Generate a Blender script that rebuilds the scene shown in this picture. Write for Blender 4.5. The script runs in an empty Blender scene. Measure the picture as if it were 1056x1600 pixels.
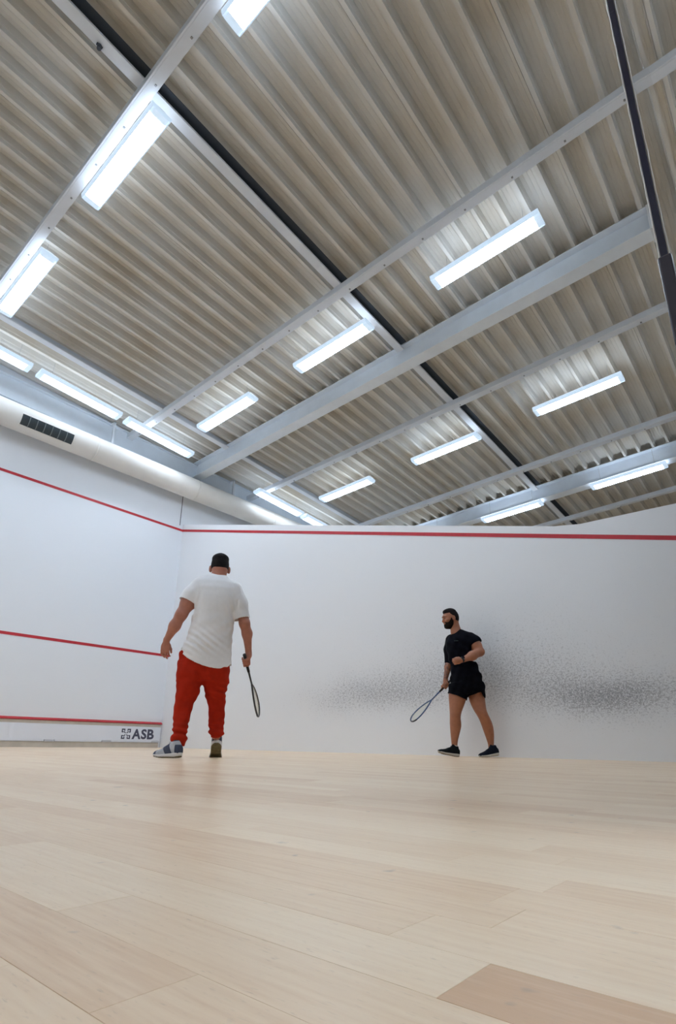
import bpy, math, random
import numpy as np
from mathutils import Matrix, Vector

# ---------------------------------------------------------------- camera
C = bpy.context.scene.collection
sc = bpy.context.scene
YAW, PITCH, ROLL = 0.865686, 0.310798, 0.0145925
CAM = Vector((-6.52735, -10.12661, 0.13))
fw = Vector((math.sin(YAW)*math.cos(PITCH), math.cos(YAW)*math.cos(PITCH), math.sin(PITCH)))
rt = Vector((math.cos(YAW), -math.sin(YAW), 0)); up = rt.cross(fw)
r2 = rt*math.cos(ROLL)+up*math.sin(ROLL); u2 = up*math.cos(ROLL)-rt*math.sin(ROLL)
cd = bpy.data.cameras.new('camera'); cam = bpy.data.objects.new('camera', cd); C.objects.link(cam)
m = Matrix((r2, u2, -fw)).transposed().to_4x4(); m.translation = CAM; cam.matrix_world = m
cd.sensor_width = 36; cd.sensor_fit = 'AUTO'; cd.lens = 865.384/1600*36; cd.shift_y = (883.41-800)/1600
cd.clip_start = 0.02; cd.clip_end = 100
sc.camera = cam
# ---------------------------------------------------------------- world, exposure
w = bpy.data.worlds.new('world'); sc.world = w; w.use_nodes = True
w.node_tree.nodes['Background'].inputs[0].default_value = (0.75, 0.85, 1.0, 1)
w.node_tree.nodes['Background'].inputs[1].default_value = 0.3
sc.view_settings.view_transform = 'Standard'; sc.view_settings.look = 'None'
sc.view_settings.gamma = 1; sc.view_settings.use_curve_mapping = False
sc.view_settings.exposure = 1.68
LAMP = 15.0
sc.cycles.max_bounces = 8; sc.cycles.diffuse_bounces = 6
sc.cycles.caustics_reflective = False; sc.cycles.caustics_refractive = False
rnd = random.Random(7)

# ---------------------------------------------------------------- materials
def mat(name, col, rough=.6, metal=0., noise=0., nscale=8., bump=0., emit=None, estr=0., spec=.5, col2=None, stretch=None):
    M = bpy.data.materials.new(name); M.use_nodes = True
    nt = M.node_tree; b = nt.nodes['Principled BSDF']
    b.inputs['Base Color'].default_value = (*col, 1); b.inputs['Roughness'].default_value = rough
    b.inputs['Metallic'].default_value = metal; b.inputs['Specular IOR Level'].default_value = spec
    if noise or col2 or bump:
        tc = nt.nodes.new('ShaderNodeNewGeometry'); mp = nt.nodes.new('ShaderNodeMapping')
        nt.links.new(tc.outputs['Position'], mp.inputs[0])
        if stretch: mp.inputs['Scale'].default_value = stretch
        n = nt.nodes.new('ShaderNodeTexNoise'); n.inputs['Scale'].default_value = nscale; n.inputs['Detail'].default_value = 4
        nt.links.new(mp.outputs[0], n.inputs[0])
        mx = nt.nodes.new('ShaderNodeMix'); mx.data_type = 'RGBA'
        c2 = col2 or tuple(c*(1-noise) for c in col)
        mx.inputs[6].default_value = (*c2, 1); mx.inputs[7].default_value = (*col, 1)
        mr = nt.nodes.new('ShaderNodeMapRange'); mr.inputs[1].default_value = .35; mr.inputs[2].default_value = .62
        nt.links.new(n.outputs[0], mr.inputs[0]); nt.links.new(mr.outputs[0], mx.inputs[0])
        nt.links.new(mx.outputs[2], b.inputs['Base Color'])
        if bump:
            bp = nt.nodes.new('ShaderNodeBump'); bp.inputs['Strength'].default_value = bump; bp.inputs['Distance'].default_value = .01
            nt.links.new(n.outputs[0], bp.inputs['Height']); nt.links.new(bp.outputs[0], b.inputs['Normal'])
    if emit:
        b.inputs['Emission Color'].default_value = (*emit, 1); b.inputs['Emission Strength'].default_value = estr
    return M

def node(nt, t, **kw):
    n = nt.nodes.new(t)
    for k, v in kw.items():
        if k.startswith('i'): n.inputs[int(k[1:])].default_value = v
        else: setattr(n, k, v)
    return n
def math_(nt, op, a, b=None, c=None, clamp=False):
    n = nt.nodes.new('ShaderNodeMath'); n.operation = op; n.use_clamp = clamp
    for i, v in enumerate((a, b, c)):
        if v is None: continue
        if isinstance(v, (int, float)): n.inputs[i].default_value = v
        else: nt.links.new(v, n.inputs[i])
    return n.outputs[0]

def wall_material(name, clouds, base=(.775, .81, .86)):
    """off-white court plaster; clouds: list of (y, z, sy, sz, amount) ball-mark clusters on the wall"""
    M = bpy.data.materials.new(name); M.use_nodes = True; nt = M.node_tree; b = nt.nodes['Principled BSDF']
    b.inputs['Roughness'].default_value = .55; b.inputs['Specular IOR Level'].default_value = .3
    g = nt.nodes.new('ShaderNodeNewGeometry'); sp = nt.nodes.new('ShaderNodeSeparateXYZ'); nt.links.new(g.outputs['Position'], sp.inputs[0])
    n0 = node(nt, 'ShaderNodeTexNoise'); n0.inputs['Scale'].default_value = 1.1; nt.links.new(g.outputs['Position'], n0.inputs[0])
    warp = math_(nt, 'MULTIPLY_ADD', n0.outputs[0], 1.0, -.5)
    Y = sp.outputs[1]; Z = sp.outputs[2]
    dens = None; haze = None
    for (y, z, sy, sz, a) in clouds:
        dy = math_(nt, 'DIVIDE', math_(nt, 'SUBTRACT', Y, y), sy)
        zz = math_(nt, 'ADD', math_(nt, 'SUBTRACT', Z, z), math_(nt, 'MULTIPLY', warp, sz*.9))
        dz = math_(nt, 'DIVIDE', zz, sz)
        r = math_(nt, 'ADD', math_(nt, 'MULTIPLY', dy, dy), math_(nt, 'MULTIPLY', dz, dz))
        e = math_(nt, 'MULTIPLY', math_(nt, 'EXPONENT', math_(nt, 'MULTIPLY', r, -1.0)), a)
        dens = e if dens is None else math_(nt, 'ADD', dens, e)
    def speck(scale, gain, lo):
        v = node(nt, 'ShaderNodeTexNoise'); v.inputs['Scale'].default_value = scale; v.inputs['Detail'].default_value = 3; v.inputs['Roughness'].default_value = .7
        mp = nt.nodes.new('ShaderNodeMapping'); mp.inputs['Scale'].default_value = (1, .75, 1.2); nt.links.new(g.outputs['Position'], mp.inputs[0]); nt.links.new(mp.outputs[0], v.inputs[0])
        t = math_(nt, 'SUBTRACT', lo, math_(nt, 'MULTIPLY', dens, gain)) if dens is not None else lo
        return math_(nt, 'MULTIPLY', math_(nt, 'SUBTRACT', v.outputs[0], t), 9.0, clamp=True)
    s1 = speck(36, .19, .67); s2 = speck(80, .18, .67)
    s = math_(nt, 'MAXIMUM', math_(nt, 'MULTIPLY', s1, .75), s2)
    s = math_(nt, 'MULTIPLY', s, math_(nt, 'ADD', math_(nt, 'MULTIPLY', dens, .42), .16) if dens is not None else .25, clamp=True)
    if dens is not None:
        s = math_(nt, 'ADD', s, math_(nt, 'MULTIPLY', dens, .15), clamp=True)
    mx = nt.nodes.new('ShaderNodeMix'); mx.data_type = 'RGBA'
    mx.inputs[6].default_value = (*base, 1); mx.inputs[7].default_value = (.16, .165, .19, 1)
    nt.links.new(s, mx.inputs[0])
    nt.links.new(mx.outputs[2], b.inputs['Base Color'])
    n1 = node(nt, 'ShaderNodeTexNoise'); n1.inputs['Scale'].default_value = 60; nt.links.new(g.outputs['Position'], n1.inputs[0])
    bp = nt.nodes.new('ShaderNodeBump'); bp.inputs['Strength'].default_value = .12; bp.inputs['Distance'].default_value = .004
    nt.links.new(n1.outputs[0], bp.inputs['Height']); nt.links.new(bp.outputs[0], b.inputs['Normal'])
    return M

def wood_material():
    M = bpy.data.materials.new('beech'); M.use_nodes = True; nt = M.node_tree; b = nt.nodes['Principled BSDF']
    g = nt.nodes.new('ShaderNodeNewGeometry')
    at = nt.nodes.new('ShaderNodeAttribute'); at.attribute_name = 'tone'
    sep = nt.nodes.new('ShaderNodeSeparateColor'); nt.links.new(at.outputs['Color'], sep.inputs[0])
    off = nt.nodes.new('ShaderNodeCombineXYZ'); nt.links.new(math_(nt, 'MULTIPLY', sep.outputs[1], 37.0), off.inputs[0]); nt.links.new(math_(nt, 'MULTIPLY', sep.outputs[1], 91.0), off.inputs[1])
    va = nt.nodes.new('ShaderNodeVectorMath'); nt.links.new(g.outputs['Position'], va.inputs[0]); nt.links.new(off.outputs[0], va.inputs[1])
    def nz(scale, st, det=3):
        mp = nt.nodes.new('ShaderNodeMapping'); mp.inputs['Scale'].default_value = st; nt.links.new(va.outputs[0], mp.inputs[0])
        n = nt.nodes.new('ShaderNodeTexNoise'); n.inputs['Scale'].default_value = scale; n.inputs['Detail'].default_value = det
        nt.links.new(mp.outputs[0], n.inputs[0]); return n.outputs[0]
    broad = nz(9, (1, .25, 1)); grain = nz(150, (1, .06, 1), 4); fleck = nz(420, (1, .18, 1), 2)
    tone = math_(nt, 'ADD', math_(nt, 'MULTIPLY_ADD', broad, .55, -.27), sep.outputs[0])
    tone = math_(nt, 'ADD', tone, math_(nt, 'MULTIPLY_ADD', grain, .9, -.45), clamp=True)
    cr = nt.nodes.new('ShaderNodeValToRGB'); e = cr.color_ramp.elements
    e[0].position = 0; e[0].color = (.90, .71, .50, 1); e[1].position = 1; e[1].color = (.67, .42, .235, 1)
    m_ = e.new(.45); m_.color = (.82, .605, .40, 1)
    nt.links.new(tone, cr.inputs[0])
    fl = math_(nt, 'MULTIPLY', math_(nt, 'SUBTRACT', fleck, .62), 5.0, clamp=True)
    mx = nt.nodes.new('ShaderNodeMix'); mx.data_type = 'RGBA'; mx.inputs[7].default_value = (.46, .32, .20, 1)
    nt.links.new(math_(nt, 'MULTIPLY', fl, .5), mx.inputs[0]); nt.links.new(cr.outputs[0], mx.inputs[6])
    # dark scuffs and specks
    n = nt.nodes.new('ShaderNodeTexNoise'); n.inputs['Scale'].default_value = 22; n.inputs['Detail'].default_value = 2
    nt.links.new(g.outputs['Position'], n.inputs[0])
    sk = math_(nt, 'MULTIPLY', math_(nt, 'SUBTRACT', n.outputs[0], .70), 14.0, clamp=True)
    mx2 = nt.nodes.new('ShaderNodeMix'); mx2.data_type = 'RGBA'; mx2.inputs[7].default_value = (.22, .19, .18, 1)
    nt.links.new(math_(nt, 'MULTIPLY', sk, .5), mx2.inputs[0]); nt.links.new(mx.outputs[2], mx2.inputs[6])
    nt.links.new(mx2.outputs[2], b.inputs['Base Color'])
    b.inputs['Roughness'].default_value = .33; b.inputs['Specular IOR Level'].default_value = .4
    bp = nt.nodes.new('ShaderNodeBump'); bp.inputs['Strength'].default_value = .08; bp.inputs['Distance'].default_value = .002
    nt.links.new(grain, bp.inputs['Height']); nt.links.new(bp.outputs[0], b.inputs['Normal'])
    return M

# ---------------------------------------------------------------- mesh helpers
def tag(o, label=None, cat=None, group=None, kind=None):
    if label: o['label'] = label
    if cat: o['category'] = cat
    if group: o['group'] = group
    if kind: o['kind'] = kind
    return o
def link(name, me, m_, parent=None, smooth=False, loc=None):
    if m_ and not me.materials: me.materials.append(m_)
    o = bpy.data.objects.new(name, me); C.objects.link(o)
    if parent: o.parent = parent
    if loc: o.location = loc
    if smooth: me.shade_smooth()
    return o
def empty(name, loc, rz=0.):
    o = bpy.data.objects.new(name, None); C.objects.link(o); o.location = loc; o.rotation_euler = (0, 0, rz); o.empty_display_size = .1
    return o
class MB:
    def __init__(s): s.v = []; s.f = []
    def add(s, vs, fs):
        n = len(s.v); s.v += [tuple(v) for v in vs]; s.f += [tuple(i+n for i in f) for f in fs]; return s
    def box(s, a, b, skew=None):
        x0, y0, z0 = a; x1, y1, z1 = b
        vs = [(x, y, z) for z in (z0, z1) for x, y in ((x0, y0), (x1, y0), (x1, y1), (x0, y1))]
        if skew: vs = [(x, y, z+skew(x, y)) for x, y, z in vs]
        return s.add(vs, [(3, 2, 1, 0), (4, 5, 6, 7), (0, 1, 5, 4), (1, 2, 6, 5), (2, 3, 7, 6), (3, 0, 4, 7)])
    def extrude(s, prof, p0, p1, U, V):
        """closed profile [(u,v)] counter-clockwise, swept from p0 to p1"""
        p0, p1, U, V = map(Vector, (p0, p1, U, V)); n = len(prof)
        vs = [p+U*a+V*b for p in (p0, p1) for a, b in prof]
        fs = [(i, (i+1) % n, n+(i+1) % n, n+i) for i in range(n)]+[tuple(range(n))[::-1], tuple(range(n, 2*n))]
        return s.add(vs, fs)
    def tube(s, pts, rad, n=10, close=False, flat=1., fn=None):
        pts = [Vector(p) for p in pts]; N = len(pts); vs = []; fs = []
        prev = None
        for i, p in enumerate(pts):
            t = (pts[(i+1) % N]-pts[i-1]) if close else (pts[min(i+1, N-1)]-pts[max(i-1, 0)])
            t.normalize()
            ref = prev if prev is not None else (Vector((0, 0, 1)) if abs(t.z) < .9 else Vector((1, 0, 0)))
            a = (ref-t*ref.dot(t)).normalized(); prev = a; b = t.cross(a)
            r = rad[i] if isinstance(rad, (list, tuple)) else rad
            for k in range(n):
                th = 2*math.pi*k/n; vs.append(p+(a*math.cos(th)*flat+b*math.sin(th))*r)
        for i in range(N if close else N-1):
            j = (i+1) % N
            for k in range(n): fs.append((i*n+k, i*n+(k+1) % n, j*n+(k+1) % n, j*n+k))
        if not close: fs += [tuple(range(n))[::-1], tuple(range((N-1)*n, N*n))]
        return s.add(vs, fs)
    def mesh(s, name):
        me = bpy.data.meshes.new(name); me.from_pydata(s.v, [], s.f); me.update(); return me
    def build(s, name, m_, parent=None, smooth=False, bevel=0., seg=2):
        o = link(name, s.mesh(name), m_, parent, smooth)
        if bevel:
            b = o.modifiers.new('bevel', 'BEVEL'); b.width = bevel; b.segments = seg; b.limit_method = 'ANGLE'
        return o

# roof plane: underside level of the deck ribs
RS, RT, RH = -0.05045, -0.06987, 6.25
def roof(x, y): return RH+RS*y+RT*x

# ---------------------------------------------------------------- the setting
M_front = wall_material('front_plaster', [])
M_side = wall_material('side_plaster', base=(.80, .82, .85), clouds=[(-8.5, .62, 1.15, .29, 1.05), (-5.1, .78, 1.5, .34, .88), (-7.2, .98, 1.4, .40, .55), (-6.7, 1.45, 2.3, .62, .40)])
M_plain = mat('plain_plaster', (.74, .75, .75), .6, noise=.04)
M_red = mat('line_red', (.52, .02, .035), .5, noise=.1, nscale=20)
M_wood = wood_material()
M_steel = mat('white_steel', (.74, .78, .84), .45, noise=.06, nscale=3, spec=.4)
M_beam = mat('beam_paint', (.80, .87, .95), .4, noise=.05, nscale=4)
M_deck = mat('deck_paint', (.70, .69, .66), .45, noise=.0, nscale=.9, col2=(.63, .585, .51), spec=.5, bump=.0)
M_dark = mat('shade_hook_dark', (.05, .062, .08), .7)  # painted shade beside the mid joist; also colours the black hook
M_duct = mat('duct_paint', (.80, .78, .74), .6, spec=.2, noise=.04, nscale=3)

# floor of beech boards running down the court
floor = tag(empty('floor', (-3.2, -5, 0)), kind='structure')
PW = .0665; X0 = -6.220
def plank(mb, x0, x1, y0, y1, tones, t):
    g = .00006; h = -rnd.random()*.00012; c = .00022
    a0, a1, b0, b1 = x0+g, x1-g, y0+g, y1-g
    vs = [(a0, b0, -.02), (a1, b0, -.02), (a1, b1, -.02), (a0, b1, -.02), (a0, b0, h-c), (a1, b0, h-c), (a1, b1, h-c), (a0, b1, h-c),
          (a0+c, b0+c, h), (a1-c, b0+c, h), (a1-c, b1-c, h), (a0+c, b1-c, h)]
    fs = [(8, 9, 10, 11)]+[(i, (i+1) % 4, 4+(i+1) % 4, 4+i) for i in range(4)]+[(4+i, 4+(i+1) % 4, 8+(i+1) % 4, 8+i) for i in range(4)]
    mb.add(vs, fs); tones += [t]*len(fs)
def tone_attr(me, tones):
    a = me.attributes.new('tone', 'FLOAT_COLOR', 'FACE')
    a.data.foreach_set('color', np.array([(t[0], t[1], 0, 1) for t in tones], np.float32).ravel())
planks = []
k0 = int((-7.2-X0)//PW)
for k in range(k0, int((0-X0)//PW)+1):
    xa = X0+k*PW; xb = min(xa+PW, 0.0)
    if xb-xa < .01: continue
    y = -11.6+rnd.random()*.5; first = True
    cuts = [-11.9]
    forced = {0: [-10.45, -9.939, -9.30], -1: [-10.3, -9.633, -9.05], 4: [-10.2, -9.896, -9.35], 1: [-10.6, -9.86, -9.2], 6: [-9.86, -9.2]}.get(k, [])
    if forced: cuts += forced; y = forced[-1]
    while y < 0:
        if not forced or y > forced[-1]: cuts.append(y)
        y += .35+rnd.random()*.6
    cuts.append(0.0)
    for a, b in zip(cuts[:-1], cuts[1:]):
        if b-a < .05: continue
        t = [min(max(rnd.gauss(.36, .15), .04), .8), rnd.random()]
        if k == 0 and abs(b+9.939) < .01: t[0] = .98
        if k == -1 and abs(a+9.633) < .01: t[0] = .12
        if k == 4 and abs(b+9.896) < .01: t[0] = .5
        if k == 4 and abs(a+9.896) < .01: t[0] = .1
        cx, cy = (xa+xb)/2, (a+b)/2
        dv = Vector((cx-CAM.x, cy-CAM.y)); f2 = Vector((fw.x, fw.y)).normalized()
        vis = dv.dot(f2) > -.1 and abs(dv.x*f2.y-dv.y*f2.x) < dv.dot(f2)*.72+.45
        planks.append((dv.length if vis else 99+dv.length, xa, xb, a, b, t))
planks.sort(key=lambda q: q[0])
for q in planks[:300]:
    mb = MB(); tn = []; plank(mb, *q[1:5], tn, q[5]); me = mb.mesh('plank'); tone_attr(me, tn)
    o = link('plank', me, M_wood, floor); o.matrix_parent_inverse = Matrix.Translation((3.2, 5, 0))
mb = MB(); tn = []
for q in planks[300:]: plank(mb, *q[1:5], tn, q[5])
me = mb.mesh('planking'); tone_attr(me, tn); o = link('planking', me, M_wood, floor); o.matrix_parent_inverse = Matrix.Translation((3.2, 5, 0)); tag(o, kind='stuff')
ob = MB().box((-7.2, -11.9, -.12), (0, .0, -.021)).build('subfloor', mat('subfloor', (.25, .18, .12), .8), floor); ob.matrix_parent_inverse = Matrix.Translation((3.2, 5, 0))
MB().box((-7.2, -14.5, -.12), (14.2, -11.9, 0)).build('floor_lobby', mat('lobby_floor', (.35, .34, .33), .5, noise=.1), None)['kind'] = 'structure'
MB().box((.25, -11.9, -.12), (14.2, 0, 0)).build('floor_next_court', M_plain if False else mat('next_floor', (.63, .49, .34), .45, noise=.08, stretch=(10, 1, 1)), None)['kind'] = 'structure'

def poly_wall(name, pts, axis, a, b, m_, kind='structure', parent=None):
    """pts: outline in (u,z); axis 'x': wall plane at x from a to b, u=y; axis 'y': u=x"""
    n = len(pts)
    P = (lambda u, z, c: (c, u, z)) if axis == 'x' else (lambda u, z, c: (u, c, z))
    vs = [P(u, z, a) for u, z in pts]+[P(u, z, b) for u, z in pts]
    fs = [tuple(range(n)), tuple(range(2*n-1, n-1, -1))]+[(i, n+i, n+(i+1) % n, (i+1) % n) for i in range(n)]
    o = MB().add(vs, fs).build(name, m_, parent)
    bm_fix(o.data); 
    if kind: o['kind'] = kind
    return o
import bmesh
def bm_fix(me):
    bm = bmesh.new(); bm.from_mesh(me); bmesh.ops.recalc_face_normals(bm, faces=bm.faces); bm.to_mesh(me); bm.free()

wf = poly_wall('wall_front', [(-16, 0), (14.2, 0), (14.2, roof(14.2, 0)+.1), (-16, roof(-16, 0)+.1)], 'y', 0, .2, M_front)
MB().box((-7.2, -.004, 4.57), (-.002, .01, 4.62)).build('out_line', M_red, wf)
MB().box((-7.2, -.004, 1.78), (-.002, .01, 1.83)).build('service_line', M_red, wf)
MB().box((-.085, -.003, 4.70), (-.068, .01, 5.5)).build('panel_joint', mat('joint_grey', (.12, .13, .15), .7), wf)
WT = [(-.0, 4.74), (-8.15, 2.66), (-10.9, 2.66)]
wr = poly_wall('wall_right', [(0, 0), (0, 4.74), (-8.05, 2.705), (-8.35, 2.66), (-10.05, 2.64), (-10.05, 0)], 'x', 0, .22, M_side)
zl = lambda y: 4.595+y*(4.595-2.148)/9.75
vs = []
poly_wall('out_line', [(-.004, zl(0)+.026), (-.004, zl(0)-.026), (-10.05, zl(-10.05)-.026), (-10.05, zl(-10.05)+.026)], 'x', -.004, .004, M_red, None, wr)
poly_wall('wall_left', [(0, 0), (0, 4.74), (-8.05, 2.705), (-8.35, 2.66), (-10.4, 2.64), (-10.4, 0)], 'x', -7.2, -6.98, M_plain)
MB().box((-16.15, -14.5, 0), (-16, .2, 8.2)).build('wall_hall_end', M_plain)['kind'] = 'structure'
MB().box((-16.15, -14.65, 0), (14.35, -14.5, 8.2)).build('wall_back', M_plain)['kind'] = 'structure'
MB().box((14.2, -14.5, 0), (14.35, .2, 6.2)).build('wall_far', M_plain)['kind'] = 'structure'
MB().box((-16, -14.5, -.12), (-7.2, 0, 0)).build('floor_last_court', bpy.data.materials['next_floor'])['kind'] = 'structure'

# glass back wall beside the open doorway: pane, sealant beads, dark edge and post
gw = tag(empty('window_1', (-5.33, -10.05, 0)), kind='structure')
def gl(name, col, rough, ior=1.5, tint=1.):
    M = bpy.data.materials.new(name); M.use_nodes = True; b = M.node_tree.nodes['Principled BSDF']
    b.inputs['Base Color'].default_value = (*col, 1); b.inputs['Roughness'].default_value = rough; b.inputs['Transmission Weight'].default_value = 1; b.inputs['IOR'].default_value = ior
    return M
M_glass = gl('clear_glass', (.93, .97, .98), .0)
GX, GY = -5.33, -10.05
def par(o, e): o.matrix_parent_inverse = Matrix.Translation(-Vector(e.location)); return o
par(MB().box((GX+.012, GY-.006, .0), (-.02, GY+.006, 4.2)).build('pane', M_glass, gw), gw)
par(MB().box((GX-.004, GY-.007, 0), (GX+.011, GY+.007, 4.2)).build('edge_strip', mat('edge_dark', (.02, .02, .045), .25), gw), gw)
bead = mat('sealant', (.55, .53, .5), .35)
mb = MB()
for yy in (GY-.0085, GY+.0085):
    pts = [(GX+.004+.0008*math.sin(i*1.7), yy+.0005*math.sin(i*2.3), i*.035) for i in range(121)]
    mb.tube(pts, [.0022+.0008*abs(math.sin(i*3.1)) for i in range(121)], 6)
par(mb.build('sealant_bead', bead, gw, True), gw)
par(MB().box((GX-.010, GY-.014, .0), (GX+.022, GY+.014, 1.17)).build('edge_post', mat('post_dark', (.035, .03, .045), .3), gw, bevel=.004), gw)

# ---------------------------------------------------------------- corrugated roof deck
ceil = tag(empty('ceiling', (0, -7, 6.6)), kind='structure')
PITCH_R = .28
def rib_profile():
    # one period in y (0..PITCH_R), z above rib underside
    return [(-.022, .0), (.022, 0), (.029, .050), (.033, .053), (.036, .066), (.046, .148), (.080, .152), (.085, .149), (.091, .149), (.096, .152),
            (.132, .152), (.137, .149), (.143, .149), (.148, .152), (.184, .152), (.189, .149), (.195, .149), (.200, .152), (.234, .148), (.244, .066), (.247, .053), (.251, .050)]
def sheet(y_start, nribs, x0, x1):
    prof = []
    for r in range(nribs):
        for a, b in rib_profile(): prof.append((y_start-PITCH_R*r-a-.026, b))
    prof.append((y_start-PITCH_R*nribs, 0.0))
    vs = []
    for x in (x0, x1):
        for y, z in prof: vs.append((x, y, roof(x, y)+z+.002))
    n = len(prof)
    for x in (x0, x1):
        for y, z in prof: vs.append((x, y, roof(x, y)+z+.006))
    fs = [(i, i+1, n+i+1, n+i) for i in range(n-1)]+[(2*n+i, 3*n+i, 3*n+i+1, 2*n+i+1) for i in range(n-1)]
    fs += [(0, n, 3*n, 2*n), (n-1, 3*n-1, 4*n-1, 2*n-1)]
    mb = MB().add(vs, fs); o = mb.build('roof_sheet', M_deck, ceil); par(o, ceil); return o
# ribs are in phase with y=-6.2; the shade beside the middle joist is painted on a dark plate
y_hi = -6.2+.28*21+.026-.0
segs = [(-16.1, -7.9), (-7.9, .13), (.13, 5.93), (5.93, 14.3)]
for sx0, sx1 in segs:
    y = .17-.0
    # phase: rib centres at -6.2+.28k
    top = -6.2+.28*22+.026
    y = top
    while y > -14.4:
        sheet(y, 4, sx0+.004, sx1-.004); y -= 4*PITCH_R
# solid roof panel above, keeps the hall dark outside
par(MB().box((-16.2, -14.7, .165), (14.4, .3, .25), skew=roof).build('roof_board', M_plain, ceil), ceil)

def tilt_box(mb, a, b): return mb.box(a, b, skew=roof)
def i_beam(name, xc, wid, dep, y0, y1, label):
    e = tag(empty(name, (xc, (y0+y1)/2, roof(xc, (y0+y1)/2)-dep)), label, 'beam')
    mb = MB(); tf = .016; tw = .012
    tilt_box(mb, (xc-wid/2, y0, -tf), (xc+wid/2, y1, -.001)); tilt_box(mb, (xc-tw/2, y0, -dep+tf), (xc+tw/2, y1, -tf)); tilt_box(mb, (xc-wid/2, y0, -dep), (xc+wid/2, y1, -dep+tf))
    par(mb.build('beam_section', M_beam, e, bevel=.003), e)
    return e
b1 = i_beam('roof_beam', .14, .21, .37, -9.62, -.02, 'deep pale blue steel roof beam crossing above the side wall')
mb = MB(); tilt_box(mb, (.02, -9.66, -.40), (.26, -9.62, .0)); par(mb.build('end_plate', M_steel, b1, bevel=.003), b1)
mb = MB(); tilt_box(mb, (.02, -9.98, -.40), (.26, -9.66, -.375)); tilt_box(mb, (.13, -9.98, -.375), (.15, -9.66, -.0)); par(mb.build('end_bracket', M_steel, b1, bevel=.003), b1)
b2 = i_beam('roof_beam', 5.95, .24, .37, -14.4, -.02, 'far pale steel roof beam over the neighbouring court')

def channel_y(x, y0, y1, label, wid=.13, top=-.125, dep=.1):
    e = tag(empty('roof_tie', (x, (y0+y1)/2, roof(x, (y0+y1)/2)+top-dep)), label, 'roof tie')
    mb = MB(); tilt_box(mb, (x-wid/2, y0, top-dep), (x-wid/2+.02, y1, top)); tilt_box(mb, (x-wid/2+.02, y0, top-dep), (x+wid/2, y1, top-dep+.02))
    tilt_box(mb, (x-wid/2+.02, y0, top-.02), (x+wid/2, y1, top)); tilt_box(mb, (x+wid/2-.02, y0, top-dep+.02), (x+wid/2, y1, top-dep+.035))
    par(mb.build('channel', M_steel, e, bevel=.004), e)
    mb = MB(); y = y0+.3
    while y < y1-.1:
        tilt_box(mb, (x+.01, y, top-dep-.008), (x+.03, y+.02, top-dep)); y += .62
    par(mb.build('bolt_heads', mat('bolt', (.3, .31, .33), .4, 1.) if 'bolt' not in bpy.data.materials else bpy.data.materials['bolt'], e), e)['kind'] = 'stuff'
    return e
channel_y(-4.79, -14.4, -.02, 'thin white roof tie running beside the lights nearest the camera')
channel_y(-1.56, -14.4, -.02, 'thin white roof tie between the near lights and the deep beam')
channel_y(1.73, -14.4, -.02, 'thin white roof tie just beyond the deep beam')
channel_y(4.65, -14.4, -.02, 'thin white roof tie before the far deep beam')
channel_y(7.65, -14.4, -.02, 'thin white roof tie beyond the far deep beam', wid=.11)

def joist_x(y, segs, label, wid=.125, dep=.125, dark=.052):
    e = tag(empty('roof_joist', (0, y, roof(0, y)-dep)), label, 'joist')
    for x0, x1 in segs:
        mb = MB(); tilt_box(mb, (x0, y-wid/2, -dep), (x1, y+wid/2, -dep+.012)); tilt_box(mb, (x0, y+wid/2-.012, -dep+.012), (x1, y+wid/2, .04)); tilt_box(mb, (x0, y-wid/2, -dep+.012), (x1, y-wid/2+.006, -dep+.03))
        par(mb.build('channel', M_steel, e, bevel=.003), e)
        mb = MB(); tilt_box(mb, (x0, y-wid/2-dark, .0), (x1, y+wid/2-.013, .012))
        if dark: par(mb.build('shade_strip', M_dark, e), e)  # dark plate stands in for the shade inside the open channel
    return e
joist_x(-5.86, [(-7.2, .03), (.25, 5.82), (6.08, 14.1)], 'white roof joist crossing mid roof beside a painted strip of shade')
joist_x(-1.35, [(-7.2, .03), (.25, 5.82), (6.08, 14.1)], 'pale roof joist nearest the front wall', wid=.12, dep=.14, dark=.0)
cl = MB(); P0 = (-5.30, -5.83, roof(-5.3, -5.83)-.128); cl.tube([(P0[0], P0[1], P0[2]), (P0[0], P0[1]-.0, P0[2]-.05)], .022, 10); cl.box((P0[0]-.03, P0[1]-.012, P0[2]-.012), (P0[0]+.03, P0[1]+.012, P0[2]))
tag(cl.build('roof_hook', M_dark), 'small black hook under the mid roof joist', 'hook')

# edge beam and closing strip along the front wall
e = tag(empty('edge_beam', (3, -.06, 6.0)), 'pale blue edge beam along the top of the front wall above the duct', 'beam')
zt = lambda x: 6.22-.03*x
mb = MB(); mb.box((-7.2, -.10, -.42), (14.1, -.005, 0), skew=lambda x, y: zt(x)); par(mb.build('web', M_beam, e, bevel=.003), e)
mb = MB(); mb.box((-7.2, -.16, -.02), (14.1, -.10, 0), skew=lambda x, y: zt(x)); par(mb.build('flange', M_beam, e, bevel=.003), e)

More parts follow.
